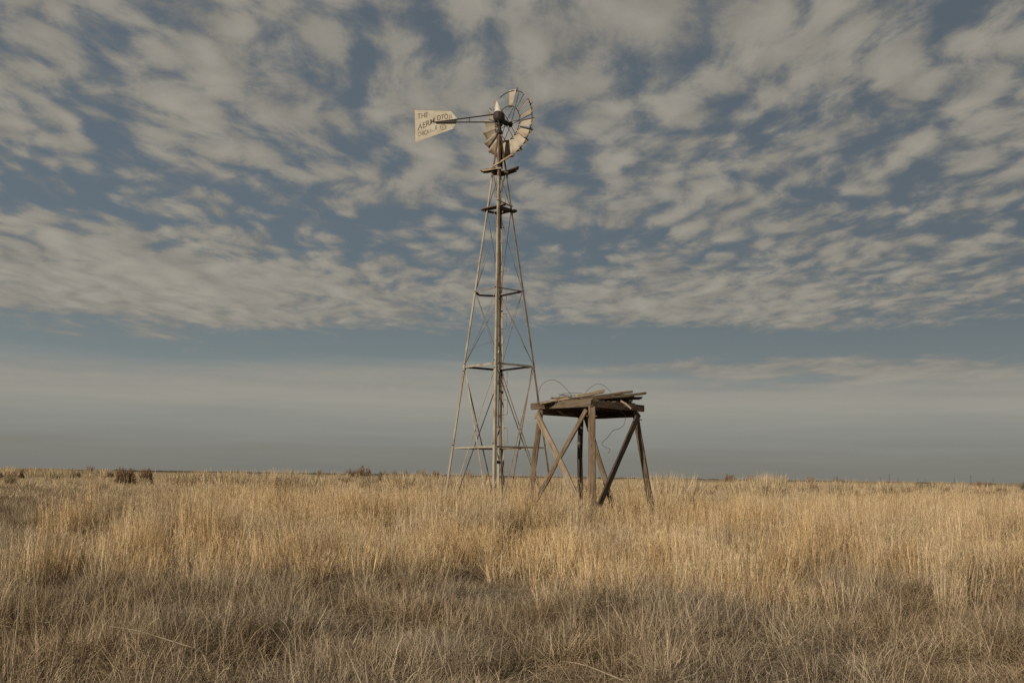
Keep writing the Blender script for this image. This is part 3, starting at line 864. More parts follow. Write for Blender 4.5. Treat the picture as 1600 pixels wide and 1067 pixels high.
pile = [  # dark boards low in the heap also paint the shade at its base
    ((600, 306), (1010, 300), 21.45, 21.75, 0.14, 0.045, M_WOOD_DARK, 'dark plank bedded flat on the deck under the thick pale plank end'),
    ((700, 318), (1180, 312), 21.75, 22.1, 0.15, 0.05, M_WOOD_DARK, 'dark plank bedded flat on the deck behind the other planks'),
    ((430, 318), (760, 304), 21.75, 21.85, 0.14, 0.045, M_WOOD, 'grey plank bedded flat on the deck below the wire coil'),
    ((800, 300), (1250, 268), 21.55, 21.95, 0.12, 0.045, M_WOOD_DARK, 'dark plank wedged in the heart of the pile'),
    # z7 start, z7 end, depth start, depth end, width, thickness, material, label
    ((250, 347), (565, 292), 21.62, 21.55, 0.10, 0.030, M_WOOD_PALE, 'pale split plank lying along the front edge at the low end of the pile'),
    ((355, 294), (570, 276), 22.0, 21.9, 0.07, 0.028, M_WOOD, 'short grey board poking out of the pile beside the wire loop'),
    ((625, 274), (918, 215), 21.45, 21.7, 0.12, 0.050, M_WOOD_PALE, 'thick pale plank end raised highest in the middle of the pile'),
    ((690, 292), (1226, 220), 21.40, 21.9, 0.09, 0.035, M_WOOD, 'long grey plank sloping up to a blunt end above the pile'),
    ((760, 300), (1345, 246), 21.32, 21.85, 0.13, 0.030, M_WOOD, 'wide weathered plank jutting from the pile past the stand corner'),
    ((1050, 268), (1372, 240), 21.75, 22.15, 0.08, 0.032, M_WOOD, 'narrow splintered plank tip sticking out farthest from the pile'),
    ((870, 303), (1328, 292), 21.6, 22.05, 0.15, 0.030, M_WOOD_DARK, 'dark lowest plank under the jutting end of the pile'),
    ((940, 312), (1225, 322), 22.2, 22.5, 0.16, 0.030, M_WOOD_DARK, 'dark flat board at the back of the pile'),
    ((985, 322), (1238, 408), 21.70, 21.62, 0.09, 0.028, M_WOOD_DARK, 'dark board slumped down over the side beam of the stand'),
    ((1118, 322), (1232, 412), 21.62, 21.58, 0.035, 0.025, M_WOOD_PALE, 'thin pale slat slumped over the side beam of the stand'),
    ((250, 352), (345, 345), 21.70, 21.75, 0.10, 0.045, M_WOOD, 'stubby weathered timber offcut at the corner of the stand'),
]
for (a, b, y0, y1, wd, th, mt_, lab) in pile:
    o = plank('loose_plank', at(*z7(*a), y0), at(*z7(*b), y1), wd, th * 1.45, mt_, None, roll=random.uniform(-.15, .15), segs=5, jit=0.005, bow=random.uniform(-.01, .012), ragged=0.05)
    tag(o, lab, 'plank', 'loose timber heaped on the tank stand')
strap = plank('rubber_strap', at(*z7(445, 250), 21.6), at(*z7(715, 300), 21.35), 0.07, 0.012, M_WIRE, None, segs=6, jit=0.008, bow=-0.02)
tag(strap, 'black flat strap curled over the planks on the stand', 'strap')
o = tube('wire', smooth_path([at(*z7(x, y), 21.62) for x, y in ((205, 345), (206, 290), (224, 205), (268, 132), (335, 97), (395, 97), (460, 132), (520, 192), (572, 252), (590, 290))], 5), 0.005, M_WIRE, n=5)
tag(o, 'tall arched wire loop springing from the corner of the stand', 'wire')
o = tube('wire', smooth_path([at(*z7(x, y), 21.75) for x, y in ((712, 285), (725, 240), (770, 187), (828, 148), (875, 136), (920, 150), (962, 182), (1005, 226), (1020, 262))], 5), 0.005, M_WIRE, n=5)
tag(o, 'smaller wire arch above the middle of the timber pile', 'wire')
o = tube('wire', smooth_path([at(*z7(x, y), 21.5) for x, y in ((250, 350), (290, 326), (400, 322), (470, 250), (560, 238), (690, 240), (600, 262), (480, 252))], 5), 0.005, M_WIRE, n=5)
tag(o, 'flattened black wire coil lying on the pale planks', 'wire')
z8 = lambda x, y: (810 + x / 6.278, 640 + y / 6.278)
o = tube('wire', smooth_path([at(*z7(1040, 370), 21.28)] + [at(*z7(1080, 402), 21.3), at(*z7(1165, 482), 21.5)] + [at(*z8(x, y), 21.6) for x, y in ((1050, 90), (1035, 145), (990, 185), (930, 205), (880, 265), (822, 325), (840, 360), (897, 387), (880, 425))], 4), 0.005, M_WIRE, n=5)
tag(o, 'kinked thin wire hanging down beneath the stand top', 'wire')

# ------------------------------------------------------------------ grass
class Ribbons:
    """collects tapering ribbons (stems, leaves, twigs) with a tint each -> one mesh"""
    def __init__(self):
        self.V, self.F, self.T, self.n = [], [], [], 0

    def add(self, pts, wd, side, tint):
        """pts (N, k, 3); wd, tint (N,); side (N, 3)"""
        N, k, _ = pts.shape
        taper = (1.0 - 0.6 * np.arange(k - 1) / (k - 1))[None, :, None] * wd[:, None, None] / 2
        a = pts[:, :-1] - side[:, None] * taper; b = pts[:, :-1] + side[:, None] * taper
        V_ = np.concatenate([np.stack([a, b], 2).reshape(N, 2 * (k - 1), 3), pts[:, -1:]], 1)
        m_ = 2 * (k - 1) + 1
        base = self.n + np.arange(N)[:, None] * m_
        for i in range(k - 2):
            self.F += (base + np.array([2 * i, 2 * i + 1, 2 * i + 3, 2 * i + 2])).tolist()
        self.F += (base + np.array([2 * (k - 2), 2 * (k - 2) + 1, 2 * (k - 1)])).tolist()
        self.V.append(V_.reshape(-1, 3)); self.T.append(np.repeat(tint, m_)); self.n += N * m_

    def mesh(self, name, mat):
        me = bpy.data.meshes.new(name); me.from_pydata(np.concatenate(self.V).tolist(), [], self.F)
        at_ = me.attributes.new('tint', 'FLOAT', 'POINT'); at_.data.foreach_set('value', np.concatenate(self.T).astype(np.float32))
        me.materials.append(mat); me.update()
        return me


def unit(v):
    return v / (np.linalg.norm(v, axis=-1, keepdims=True) + 1e-9)


def grow(R, roots, h, az, lean, curl, segs, twist=0.25):
    """curved stems from their roots: (N, segs+1, 3)"""
    N = len(roots); p = roots.copy(); out = [p.copy()]; th = lean.copy(); az = az.copy(); tw = R.normal(0, twist, N)
    for i in range(segs):
        d = np.stack([np.cos(az) * np.sin(th), np.sin(az) * np.sin(th), np.cos(th)], 1)
        p = p + d * (h / segs)[:, None]; out.append(p.copy()); th = th + curl / segs * (0.4 + 1.2 * i / max(segs - 1, 1)); az = az + tw / segs
    return np.stack(out, 1)


def flat_side(R, N):
    a = R.uniform(0, math.pi, N); return np.stack([np.cos(a), np.sin(a), R.normal(0, 0.15, N)], 1)


def tuft_roots(R, N, centres, radius):
    """N roots gathered in tufts; returns roots, outward azimuth, 0..1 distance from the tuft's middle, tuft index"""
    c = R.integers(0, len(centres), N); r_ = np.sqrt(R.random(N)); a = R.uniform(0, 6.283, N)
    roots = np.concatenate([centres[c] + np.stack([np.cos(a), np.sin(a)], 1) * (r_ * radius)[:, None], np.full((N, 1), -0.03)], 1)
    return roots, a, r_, c


def tuft_centres(R, n, rad_):
    r_ = rad_ * np.sqrt(R.random(n)); a = R.uniform(0, 6.283, n)
    return np.stack([r_ * np.cos(a), r_ * np.sin(a)], 1)


def tall_patch(seed, ntuft=9, patch=0.52, per=62):
    """bunch-grass stems with fine sprigs at the tips and leaves at the base"""
    R = np.random.default_rng(seed); rb = Ribbons(); cs = tuft_centres(R, ntuft, patch); N = ntuft * per
    th_ = R.uniform(0.72, 1.12, ntuft); tt = R.normal(0, 0.20, ntuft)
    roots, a, r_, c = tuft_roots(R, N, cs, 0.15)
    h = (0.40 + 0.60 * R.random(N) ** 0.75) * th_[c]
    lean = np.abs(R.normal(0.05 + 0.12 * r_, 0.07)); curl = np.abs(R.normal(0.12, 0.10, N))
    az = a + R.normal(0, 0.8, N)
    stray = R.random(N) < 0.10
    lean[stray] += R.uniform(0.2, 0.8, stray.sum()); curl[stray] += 0.4
    P = grow(R, roots, h, az, lean, curl, 3)
    tint = np.clip(R.beta(1.3, 1.3, N) + tt[c], 0, 1)
    rb.add(P, 0.0062 * np.exp(R.normal(0, 0.38, N)), flat_side(R, N), tint)
    # sprigs
    pick = np.repeat(np.where(R.random(N) < 0.5)[0], 3); M_ = len(pick)
    s_ = R.uniform(0.1, 0.98, M_)[:, None]; base = P[pick, -2] * (1 - s_) + P[pick, -1] * s_
    d = unit(np.stack([R.normal(0, 0.45, M_), R.normal(0, 0.45, M_), np.ones(M_)], 1)); L = R.uniform(0.04, 0.12, M_)[:, None]
    rb.add(np.stack([base, base + d * L * 0.5 + R.normal(0, .006, (M_, 3)), base + d * L], 1), np.full(M_, 0.0040), flat_side(R, M_), np.clip(tint[pick] + 0.12, 0, 1))
    # basal leaves
    M_ = int(N * 0.5); roots, a, r_, c = tuft_roots(R, M_, cs, 0.18)
    P = grow(R, roots, R.uniform(0.15, 0.5, M_), a + R.normal(0, 0.9, M_), np.abs(R.normal(0.3, 0.2, M_)), np.abs(R.normal(0.8, 0.5, M_)), 3)
    rb.add(P, np.full(M_, 0.0038), flat_side(R, M_), np.clip(R.normal(0.35, 0.18, M_), 0, 1))
    return rb.mesh('tall_grass_patch', M_TALL)


def short_patch(seed, ntuft=6, patch=0.42, per=120):
    """low tussocks of fine drooping leaves in a mat of fallen litter"""
    R = np.random.default_rng(seed); rb = Ribbons(); cs = tuft_centres(R, ntuft, patch); N = ntuft * per
    th_ = R.uniform(0.55, 1.35, ntuft); tt = R.normal(0, 0.22, ntuft); wind = R.uniform(0, 6.283, ntuft)
    roots, a, r_, c = tuft_roots(R, N, cs, 0.13)
    h = R.uniform(0.14, 0.42, N) * th_[c]
    az = a + R.normal(0, 0.7, N); swept = R.random(N) < 0.35; az[swept] = wind[c][swept] + R.normal(0, 0.5, swept.sum())
    P = grow(R, roots, h, az, np.abs(R.normal(0.15 + 0.45 * r_, 0.22)), np.abs(R.normal(1.2, 0.8, N)), 4, 0.7)
    rb.add(P, 0.0046 * np.exp(R.normal(0, 0.33, N)), flat_side(R, N), np.clip(R.beta(1.4, 1.8, N) + tt[c], 0, 1))
    # litter
    M_ = int(N * 0.65); ra = R.uniform(0, 6.283, M_); rr = (patch + 0.12) * np.sqrt(R.random(M_))
    p = np.stack([rr * np.cos(ra), rr * np.sin(ra), R.uniform(0.0, 0.16, M_)], 1); az = R.uniform(0, 6.283, M_); L = R.uniform(0.08, 0.30, M_)[:, None]
    d = np.stack([np.cos(az), np.sin(az), R.normal(0.05, 0.3, M_)], 1)
    rb.add(np.stack([p, p + d * L * .5 + np.stack([R.normal(0, .02, M_), R.normal(0, .02, M_), R.normal(.015, .015, M_)], 1), p + d * L], 1), np.full(M_, 0.0034),
           unit(np.stack([-np.sin(az), np.cos(az), R.normal(0, .5, M_)], 1)), np.clip(R.normal(.42, .24, M_), 0, 1))
    # some upright and leaning pale stems
    M_ = 26; roots, a, r_, c = tuft_roots(R, M_, cs, 0.2)
    P = grow(R, roots, R.uniform(0.3, 0.62, M_), R.uniform(0, 6.283, M_), np.abs(R.normal(0.25, 0.25, M_)), np.abs(R.normal(0.3, 0.3, M_)), 3)
    rb.add(P, np.full(M_, 0.0034), flat_side(R, M_), np.clip(R.normal(0.85, 0.12, M_), 0, 1))
    return rb.mesh('short_grass_patch', M_SHORT)


def far_patch(seed, n=420, patch=1.5):
    R = np.random.default_rng(seed); rb = Ribbons(); cs = tuft_centres(R, 16, patch)
    roots, a, r_, c = tuft_roots(R, n, cs, 0.35); th_ = R.uniform(0.5, 1.3, 16); tt = R.normal(0, 0.15, 16)
    P = grow(R, roots, R.uniform(0.15, 0.5, n) * th_[c], a + R.normal(0, .8, n), np.abs(R.normal(0.3, 0.2, n)), np.abs(R.normal(0.5, 0.3, n)), 2)
    rb.add(P, 0.014 * R.uniform(.6, 1.4, n), flat_side(R, n), np.clip(R.beta(2, 2, n) + tt[c], 0, 1))
    return rb.mesh('far_grass_patch', M_FAR)


def bunch_patch(seed, n=260):
    """a big pale bunch of grass, about a metre across"""
    R = np.random.default_rng(seed); rb = Ribbons()
    roots, a, r_, c = tuft_roots(R, n, np.zeros((1, 2)), 0.4)
    P = grow(R, roots, R.uniform(0.55, 1.12, n), a + R.normal(0, .6, n), np.abs(R.normal(0.08 + 0.30 * r_, 0.10)), np.abs(R.normal(0.35, 0.2, n)), 3)
    rb.add(P, 0.024 * R.uniform(.6, 1.4, n), flat_side(R, n), np.clip(R.beta(1.6, 1.5, n), 0, 1))
    return rb.mesh('bunch_grass', M_FAR)


def stalk_patch(seed, n=7):
    R = np.random.default_rng(seed); rb = Ribbons()
    roots, a, r_, c = tuft_roots(R, n, np.zeros((1, 2)), 0.25)
    P = grow(R, roots, R.uniform(1.0, 1.5, n), a, np.abs(R.normal(0.08, 0.06, n)), np.abs(R.normal(0.15, 0.1, n)), 4)
    rb.add(P, np.full(n, 0.0042), flat_side(R, n), np.full(n, 0.75))
    pick = np.repeat(np.arange(n), 9); M_ = len(pick); s_ = R.random(M_)[:, None]; base = P[pick, -2] * (1 - s_) + P[pick, -1] * s_
    d = unit(np.stack([R.normal(0, .45, M_), R.normal(0, .45, M_), np.ones(M_)], 1)); L = R.uniform(0.05, 0.13, M_)[:, None]
    rb.add(np.stack([base, base + d * L * .5, base + d * L], 1), np.full(M_, 0.0042), flat_side(R, M_), np.full(M_, 0.8))
    return rb.mesh('stalk_patch', M_STEM)


def scatter(name, meshes, pts, yaw, tilt, scl, pick, label, cat):
    """one object that stands a clump at every point (geometry nodes)"""
    pc_ = bpy.data.collections.new(name + '_clumps')
    for i, me in enumerate(meshes):
        pc_.objects.link(bpy.data.objects.new('%s_clump_%02d' % (name, i), me))
    me = bpy.data.meshes.new(name); me.from_pydata([tuple(p) for p in pts], [], [])
    n = len(pts)
    rot = np.stack([tilt[:, 0], tilt[:, 1], yaw], 1).astype(np.float32)
    a = me.attributes.new('rot', 'FLOAT_VECTOR', 'POINT'); a.data.foreach_set('vector', rot.ravel())
    a = me.attributes.new('scl', 'FLOAT_VECTOR', 'POINT'); a.data.foreach_set('vector', scl.astype(np.float32).ravel())
    a = me.attributes.new('pick', 'INT', 'POINT'); a.data.foreach_set('value', pick.astype(np.int32))
    o = bpy.data.objects.new(name, me); COL.objects.link(o)
    ng = bpy.data.node_groups.new(name + '_scatter', 'GeometryNodeTree')
    ng.interface.new_socket('Geometry', in_out='INPUT', socket_type='NodeSocketGeometry'); ng.interface.new_socket('Geometry', in_out='OUTPUT', socket_type='NodeSocketGeometry')
    N = ng.nodes; Lk = ng.links
    gi = N.new('NodeGroupInput'); go = N.new('NodeGroupOutput'); ci = N.new('GeometryNodeCollectionInfo'); ip = N.new('GeometryNodeInstanceOnPoints'); m2p = N.new('GeometryNodeMeshToPoints')
    ci.inputs[0].default_value = pc_; ci.inputs['Separate Children'].default_value = True; ci.inputs['Reset Children'].default_value = True

    def named(nm, typ):
        nd = N.new('GeometryNodeInputNamedAttribute'); nd.data_type = typ; nd.inputs[0].default_value = nm
        return nd.outputs[0]
    Lk.new(gi.outputs[0], m2p.inputs[0]); Lk.new(m2p.outputs[0], ip.inputs['Points']); Lk.new(ci.outputs[0], ip.inputs['Instance'])
    ip.inputs['Pick Instance'].default_value = True
    Lk.new(named('pick', 'INT'), ip.inputs['Instance Index'])
    e2r = N.new('FunctionNodeEulerToRotation'); Lk.new(named('rot', 'FLOAT_VECTOR'), e2r.inputs[0]); Lk.new(e2r.outputs[0], ip.inputs['Rotation'])
    Lk.new(named('scl', 'FLOAT_VECTOR'), ip.inputs['Scale'])
    Lk.new(ip.outputs[0], go.inputs[0])
    md = o.modifiers.new('scatter', 'NODES'); md.node_group = ng
    tag(o, label, cat, kind='stuff')
    return o


def field(n, d0, d1, power, half=0.66):
    """n random spots ahead of the camera between d0 and d1; power 1 = even over the ground"""
    u = RNG.random(n); d = (d0 ** (2 * power) + u * (d1 ** (2 * power) - d0 ** (2 * power))) ** (1 / (2 * power))
    s = RNG.uniform(-half, half, n)
    return s * d, d


def tall_mask(x, y):
    s = x / np.maximum(y, 1)
    nb = (fbm(x * 0.22, y * 0.22, 21) - 0.5)
    front = sstep(y + nb * 9.0 + 1.2 * np.sin(s * 7 + 1), 9.5, 16.0)
    back = 1 - sstep(y + nb * 10, 27, 38)
    left = sstep(s * y + nb * 6 + (0.42 - 0.15 * sstep(y, 19, 27)) * y, -1.2, 1.6)
    right = 1 - sstep(s + nb * 0.15 + (y - 20) * 0.004, 0.50, 0.60)
    return front * back * left * np.clip(right + (y < 24), 0, 1)


def place(n, d0, d1, power, keep, hs, ws, nvar, tilt=0.1, half=0.66):
    x, y = field(n, d0, d1, power, half)
    k = RNG.random(n) < keep(x, y); x, y = x[k], y[k]; n = len(x)
    z = ground_z(x, y)
    h = hs(x, y) * RNG.uniform(0.8, 1.15, n); wv = ws * RNG.uniform(0.85, 1.25, n)
    return (np.stack([x, y, z - 0.01], 1), RNG.uniform(0, 6.283, n), RNG.normal(0, tilt, (n, 2)), np.stack([wv, wv, h], 1), RNG.integers(0, nvar, n))


NT_, NS_ = 8, 8
tall_meshes = [tall_patch(100 + i) for i in range(NT_)]
short_meshes = [short_patch(200 + i) for i in range(NS_)]


def tall_h(x, y):
    bump = -0.16 * np.exp(-((x - 3.0) / 1.2) ** 2 - ((y - 19.3) / 2.5) ** 2) + 0.16 * np.exp(-((x - 1.1) / 2.6) ** 2 - ((y - 19.5) / 3.0) ** 2)
    return (0.66 + 0.56 * fbm(x * 0.22, y * 0.22, 31) + 0.46 * sstep(y, 16, 22) + bump) * (1 - 0.22 * sstep(y, 27, 42)) * (0.62 + 0.38 * sstep(y, 9.5, 15))


P_ = place(2900, 10.5, 60, 0.80, lambda x, y: tall_mask(x, y) * (0.45 + 0.55 * sstep(fbm(x * 0.5, y * 0.5, 41), 0.25, 0.5)), tall_h, 1.0, NT_, 0.05)
scatter('tall_grass', tall_meshes, *P_, label='tall golden dry grass standing around the windmill and tank stand', cat='grass')

P_ = place(1750, 3.0, 19, 0.9, lambda x, y: (1 - 0.6 * tall_mask(x, y)) * (0.42 + 0.58 * sstep(fbm(x * 0.8, y * 0.8, 43), 0.38, 0.52)),
           lambda x, y: 0.35 + 1.35 * sstep(fbm(x * 0.75, y * 0.75, 47), 0.25, 0.8), 1.05, NS_, 0.10, 0.75)
scatter('short_grass', short_meshes, *P_, label='matted grey brown short dry grass in front of the tall grass', cat='grass')

P_ = place(1500, 17, 62, 0.75, lambda x, y: 1 - 0.85 * tall_mask(x, y), lambda x, y: 0.9 + 0.7 * fbm(x * 0.2, y * 0.2, 53), 1.5, NS_, 0.08)
scatter('side_grass', short_meshes, *P_, label='low pale grass beside and beyond the tall stand of grass', cat='grass')
far_meshes = [far_patch(300 + i) for i in range(6)]
P_ = place(5200, 44, 420, 0.42, lambda x, y: 0.25 + 0.75 * sstep(fbm(x * 0.06, y * 0.06, 61), 0.3, 0.55), lambda x, y: 0.55 + 0.5 * fbm(x * 0.05, y * 0.05, 67), 1.5, 6, 0.06)
scatter('plain_grass', far_meshes, *P_, label='pale low grass covering the far plain', cat='grass')
P_ = place(2600, 30, 150, 0.60, lambda x, y: (0.15 + 0.85 * sstep(x / y, -0.34, -0.22)) * sstep(y + 10 * fbm(x * .3, y * .3, 5), 36, 50) * (0.10 + 0.9 * sstep(fbm(x * 0.12, y * 0.12, 71), 0.36, 0.58)),
           lambda x, y: 0.42 + 0.55 * sstep(fbm(x * 0.35, y * 0.35, 73), 0.35, 0.75), 0.85, 5, 0.07)
# bunches that stand up past the horizon line
ex_ = []
for (p0, p1, Y0, Y1, n, over) in ((412, 488, 58, 72, 9, 3), (655, 765, 60, 85, 12, 1), (1025, 1110, 40, 55, 9, 3), (1188, 1232, 52, 66, 9, 6), (1130, 1185, 60, 90, 5, 1), (275, 400, 70, 95, 13, 1),
                                  (770, 1000, 60, 95, 20, 0), (1240, 1330, 70, 100, 12, 1), (1330, 1600, 80, 130, 26, 0), (500, 655, 70, 120, 18, 1), (0, 200, 110, 150, 24, 1), (-150, 0, 80, 140, 10, 0), (1600, 1750, 80, 140, 10, 0)):
    for i in range(n):
        px = random.uniform(p0, p1); Y = random.uniform(Y0, Y1); x = (px - 800) / FPX * Y; z = float(ground_z(x, Y))
        ex_.append((x, Y, z, EYE + (over + random.uniform(-3, 1.5)) / FPX * Y - z))
ex_ = np.array(ex_); n = len(ex_)
hh_ = np.maximum(ex_[:, 3] * 1.12, 0.5); wv_ = RNG.uniform(0.9, 1.7, n)
P_ = (np.concatenate([P_[0], ex_[:, :3]]), np.concatenate([P_[1], RNG.uniform(0, 6.28, n)]), np.concatenate([P_[2], RNG.normal(0, .05, (n, 2))]),
      np.concatenate([P_[3], np.stack([wv_, wv_, hh_], 1)]), np.concatenate([P_[4], RNG.integers(0, 5, n)]))
scatter('bunch_grass', [bunch_patch(350 + i) for i in range(5)], *P_, label='pale bunches of grass breaking the line of the horizon', cat='grass')

# tall seed stalks standing clear of the rest
sp = []
for (px, Y, n) in ((1035, 25, 3), (1055, 27, 4), (1088, 28, 3), (1075, 26, 2), (1248, 33, 3), (1262, 34, 2), (1180, 36, 2), (330, 26, 1), (860, 23.5, 2), (1010, 24, 2), (945, 25, 2), (1490, 40, 2), (640, 30, 1), (480, 28, 1)):
    for i in range(n):
        sp.append(((px - 800) / FPX * Y + random.uniform(-.4, .4), Y + random.uniform(-.6, .6)))
sp = np.array(sp); n = len(sp)
scatter('seed_stalks', [stalk_patch(400 + i) for i in range(4)], np.stack([sp[:, 0], sp[:, 1], ground_z(sp[:, 0], sp[:, 1])], 1), RNG.uniform(0, 6.28, n),
        RNG.normal(0, .05, (n, 2)), np.ones((n, 3)) * RNG.uniform(0.85, 1.1, (n, 1)), RNG.integers(0, 4, n), label='thin tall seed stalks rising above the grass tops', cat='grass')

# two long pale stems fallen across the foreground
for (a, b, Y0, Y1, lab) in (((170, 978), (303, 1012), 7.5, 7.2, 'long pale fallen stem lying across the dark grass below the paired shrubs'),
                            ((878, 1032), (985, 1067), 6.8, 6.6, 'long pale fallen stem at the bottom edge under the tank stand')):
    p, q = at(*a, Y0), at(*b, Y1)
    o = tube('fallen_stem', smooth_path([p, p.lerp(q, .35) + Vector((0, 0, .02)), p.lerp(q, .7) + Vector((0, 0, .01)), q], 4), [0.0026 + 0.0030 * min(1, i / 8) for i in range(13)], M_WOOD_PALE, n=5)
    tag(o, lab, 'stem')

# ------------------------------------------------------------------ shrubs of the plain
def shrub_mesh(seed, n=620, spread=0.95, mat=None, fine=0.02):
    R = np.random.default_rng(seed); rb = Ribbons()
    az = R.uniform(0, 6.283, n); el = np.arccos(R.uniform(0.05, 1.0, n))
    L = R.uniform(0.55, 1.0, n) * (1 + 0.18 * np.sin(az * 3 + seed) + 0.12 * np.sin(az * 7 + seed * 2) + 0.15 * np.sin(el * 5 + seed))
    dv = np.stack([np.sin(el) * np.cos(az) * spread, np.sin(el) * np.sin(az) * spread, np.cos(el)], 1)
    r0 = R.uniform(0, 0.35, n); root = np.stack([np.cos(az) * r0, np.sin(az) * r0, np.full(n, -0.03)], 1)
    tip = root * 0.6 + dv * L[:, None]; mid = (root + tip) / 2 + R.normal(0, .05, (n, 3)) + np.array([0, 0, .06])
    t_ = R.beta(2, 2, n)
    rb.add(np.stack([root, mid, tip], 1), fine * R.uniform(.7, 1.4, n), unit(np.cross(dv, R.normal(0, 1, (n, 3)))), t_)
    pick = np.repeat(np.arange(n), 3); M_ = len(pick); s_ = R.uniform(.3, .98, M_)[:, None]; p = mid[pick] * (1 - s_) + tip[pick] * s_
    d2 = unit(dv[pick] + R.normal(0, .5, (M_, 3))); l2 = R.uniform(.10, .26, M_)[:, None]
    rb.add(np.stack([p, p + d2 * l2 * .5, p + d2 * l2], 1), np.full(M_, fine * .9), unit(np.cross(d2, R.normal(0, 1, (M_, 3)))), t_[pick])
    return rb.mesh('shrub', mat)


RUSSET = [(0.10, 0.060, 0.036), (0.155, 0.098, 0.058), (0.21, 0.14, 0.086), (0.28, 0.195, 0.125)]
SAGE = [(0.085, 0.072, 0.050), (0.14, 0.120, 0.083), (0.20, 0.172, 0.122), (0.27, 0.24, 0.175)]
TAN = [(0.16, 0.115, 0.068), (0.24, 0.18, 0.11), (0.31, 0.24, 0.15), (0.38, 0.30, 0.20)]
SH = {'r': [shrub_mesh(501 + i, mat=grass_mat('russet_twigs_%d' % i, RUSSET), fine=0.05) for i in range(2)],
      's': [shrub_mesh(511 + i, mat=grass_mat('sage_twigs_%d' % i, SAGE), fine=0.055) for i in range(2)],
      't': [shrub_mesh(521 + i, mat=grass_mat('tan_twigs_%d' % i, TAN), fine=0.045) for i in range(2)]}


def horizon_y(px):
    return 743.5 + (px - 800) * 0.01507


shrubs = [  # px, base y, width px, height px, kind, label
    (210, 756, 30, 21, 'r', 'large brown twiggy shrub, bigger of the close pair at the plain edge'),
    (243, 755, 21, 19, 'r', 'brown twiggy shrub, smaller of the close pair at the plain edge'),
    (156, 744, 11, 12, 'r', 'narrow upright russet shrub that breaks the skyline'),
    (133, 746, 27, 10, 's', 'wide low dark olive shrub on the plain, widest of its row'),
    (106, 745, 17, 8, 's', 'dark olive shrub next to the widest low shrub'),
    (92, 742, 10, 6, 'r', 'small dark russet shrub between olive shrub and smaller dot of shrub'),
    (80, 739.5, 7, 5, 'r', 'tiny russet shrub nearest the skyline in the row of shrubs'),
    (56, 745.5, 18, 9, 'r', 'reddish brown broad shrub at the start of the row of shrubs'),
    (9, 746, 22, 10, 's', 'olive brown shrub cut by the edge of the picture'),
    (30, 743.5, 22, 7, 't', 'pale tan low shrub beside the shrub at the picture edge'),
    (171, 743.5, 9, 6, 'r', 'tiny reddish shrub just past the narrow upright shrub'),
    (186, 746, 12, 8, 's', 'small grey green shrub just before the large brown pair'),
    (37, 756, 20, 10, 't', 'pale grey brown shrub lower down in the short grass'),
    (575, 756, 26, 22, 'r', 'tallest brown shrub with a spiky top between the paired shrubs and windmill'),
    (557, 751, 18, 14, 'r', 'brown shrub leaning against the tallest spiky shrub'),
    (606, 748, 13, 11, 's', 'dark rounded shrub midway between spiky shrub and windmill'),
    (622, 752, 14, 14, 's', 'olive upright shrub just past the dark rounded one'),
    (508, 743, 9, 5, 'r', 'tiny brown shrub alone on the skyline before the spiky shrub'),
    (664, 746, 18, 8, 't', 'tan low shrub just outside the windmill leg'),
    (640, 744.5, 9, 5, 'r', 'tiny brown shrub seen between olive shrub and windmill'),
    (686, 747, 12, 8, 'r', 'small brown shrub right behind the outer windmill leg'),
    (735, 748, 20, 9, 't', 'tan shrub seen through the windmill legs'),
    (763, 748, 9, 7, 's', 'small dark shrub right beside the central windmill leg'),
    (1137, 756, 20, 11, 'r', 'brown shrub in the grass first to the side of the tank stand'),
    (1168, 753, 10, 6, 'r', 'tiny brown shrub next along after the first beyond the stand'),
    (1302, 757, 15, 10, 's', 'dark rounded olive shrub alone on the far grass'),
    (1262, 757, 18, 8, 't', 'low tan shrub just before the dark rounded olive one'),
    (1380, 760, 8, 6, 'r', 'tiny russet shrub below the utility poles'),
    (1397, 761, 12, 6, 'r', 'small russet shrub below the utility poles, wider of two'),
    (1441, 769, 32, 15, 's', 'broad grey green shrub, largest among the far grass beyond the stand'),
    (1524, 765, 24, 9, 'r', 'reddish low shrub below the tallest far pole'),
    (1551, 772, 26, 9, 't', 'tan low shrub in front of the reddish one'),
    (1589, 766, 15, 12, 's', 'dark round shrub at the far picture edge beyond the poles'),
]
for i, (px, by, wpx, hpx, kd, lab) in enumerate(shrubs):
    drop = max(by - horizon_y(px) + 1.0, 5.0)
    Y = min(max(EYE * FPX / drop * 0.7, 55), 150)
    x = (px - 800) / FPX * Y * 1.01; z = float(ground_z(x, Y))
    top = EYE + (horizon_y(px) - (by - hpx - 2.5)) / FPX * Y            # where the photograph shows its top
    o = bpy.data.objects.new('shrub', SH[kd][i % 2]); COL.objects.link(o)
    o.location = (x, Y, z); o.rotation_euler = (0, 0, random.uniform(0, 6.28))
    s = 1.2 * wpx / FPX * Y / 2.0
    o.scale = (s, s, max(top - z, 0.5))
    tag(o, lab, 'shrub', 'shrubs scattered over the plain')

# dry weeds at the feet of the structures
def weed(name, px, Y, rad_, ht, mat_me, lab):
    x = at(px, 745, Y).x
    o = bpy.data.objects.new(name, mat_me); COL.objects.link(o); o.location = (x, Y, float(ground_z(x, Y))); o.scale = (rad_, rad_, ht)
    return tag(o, lab, 'weed')


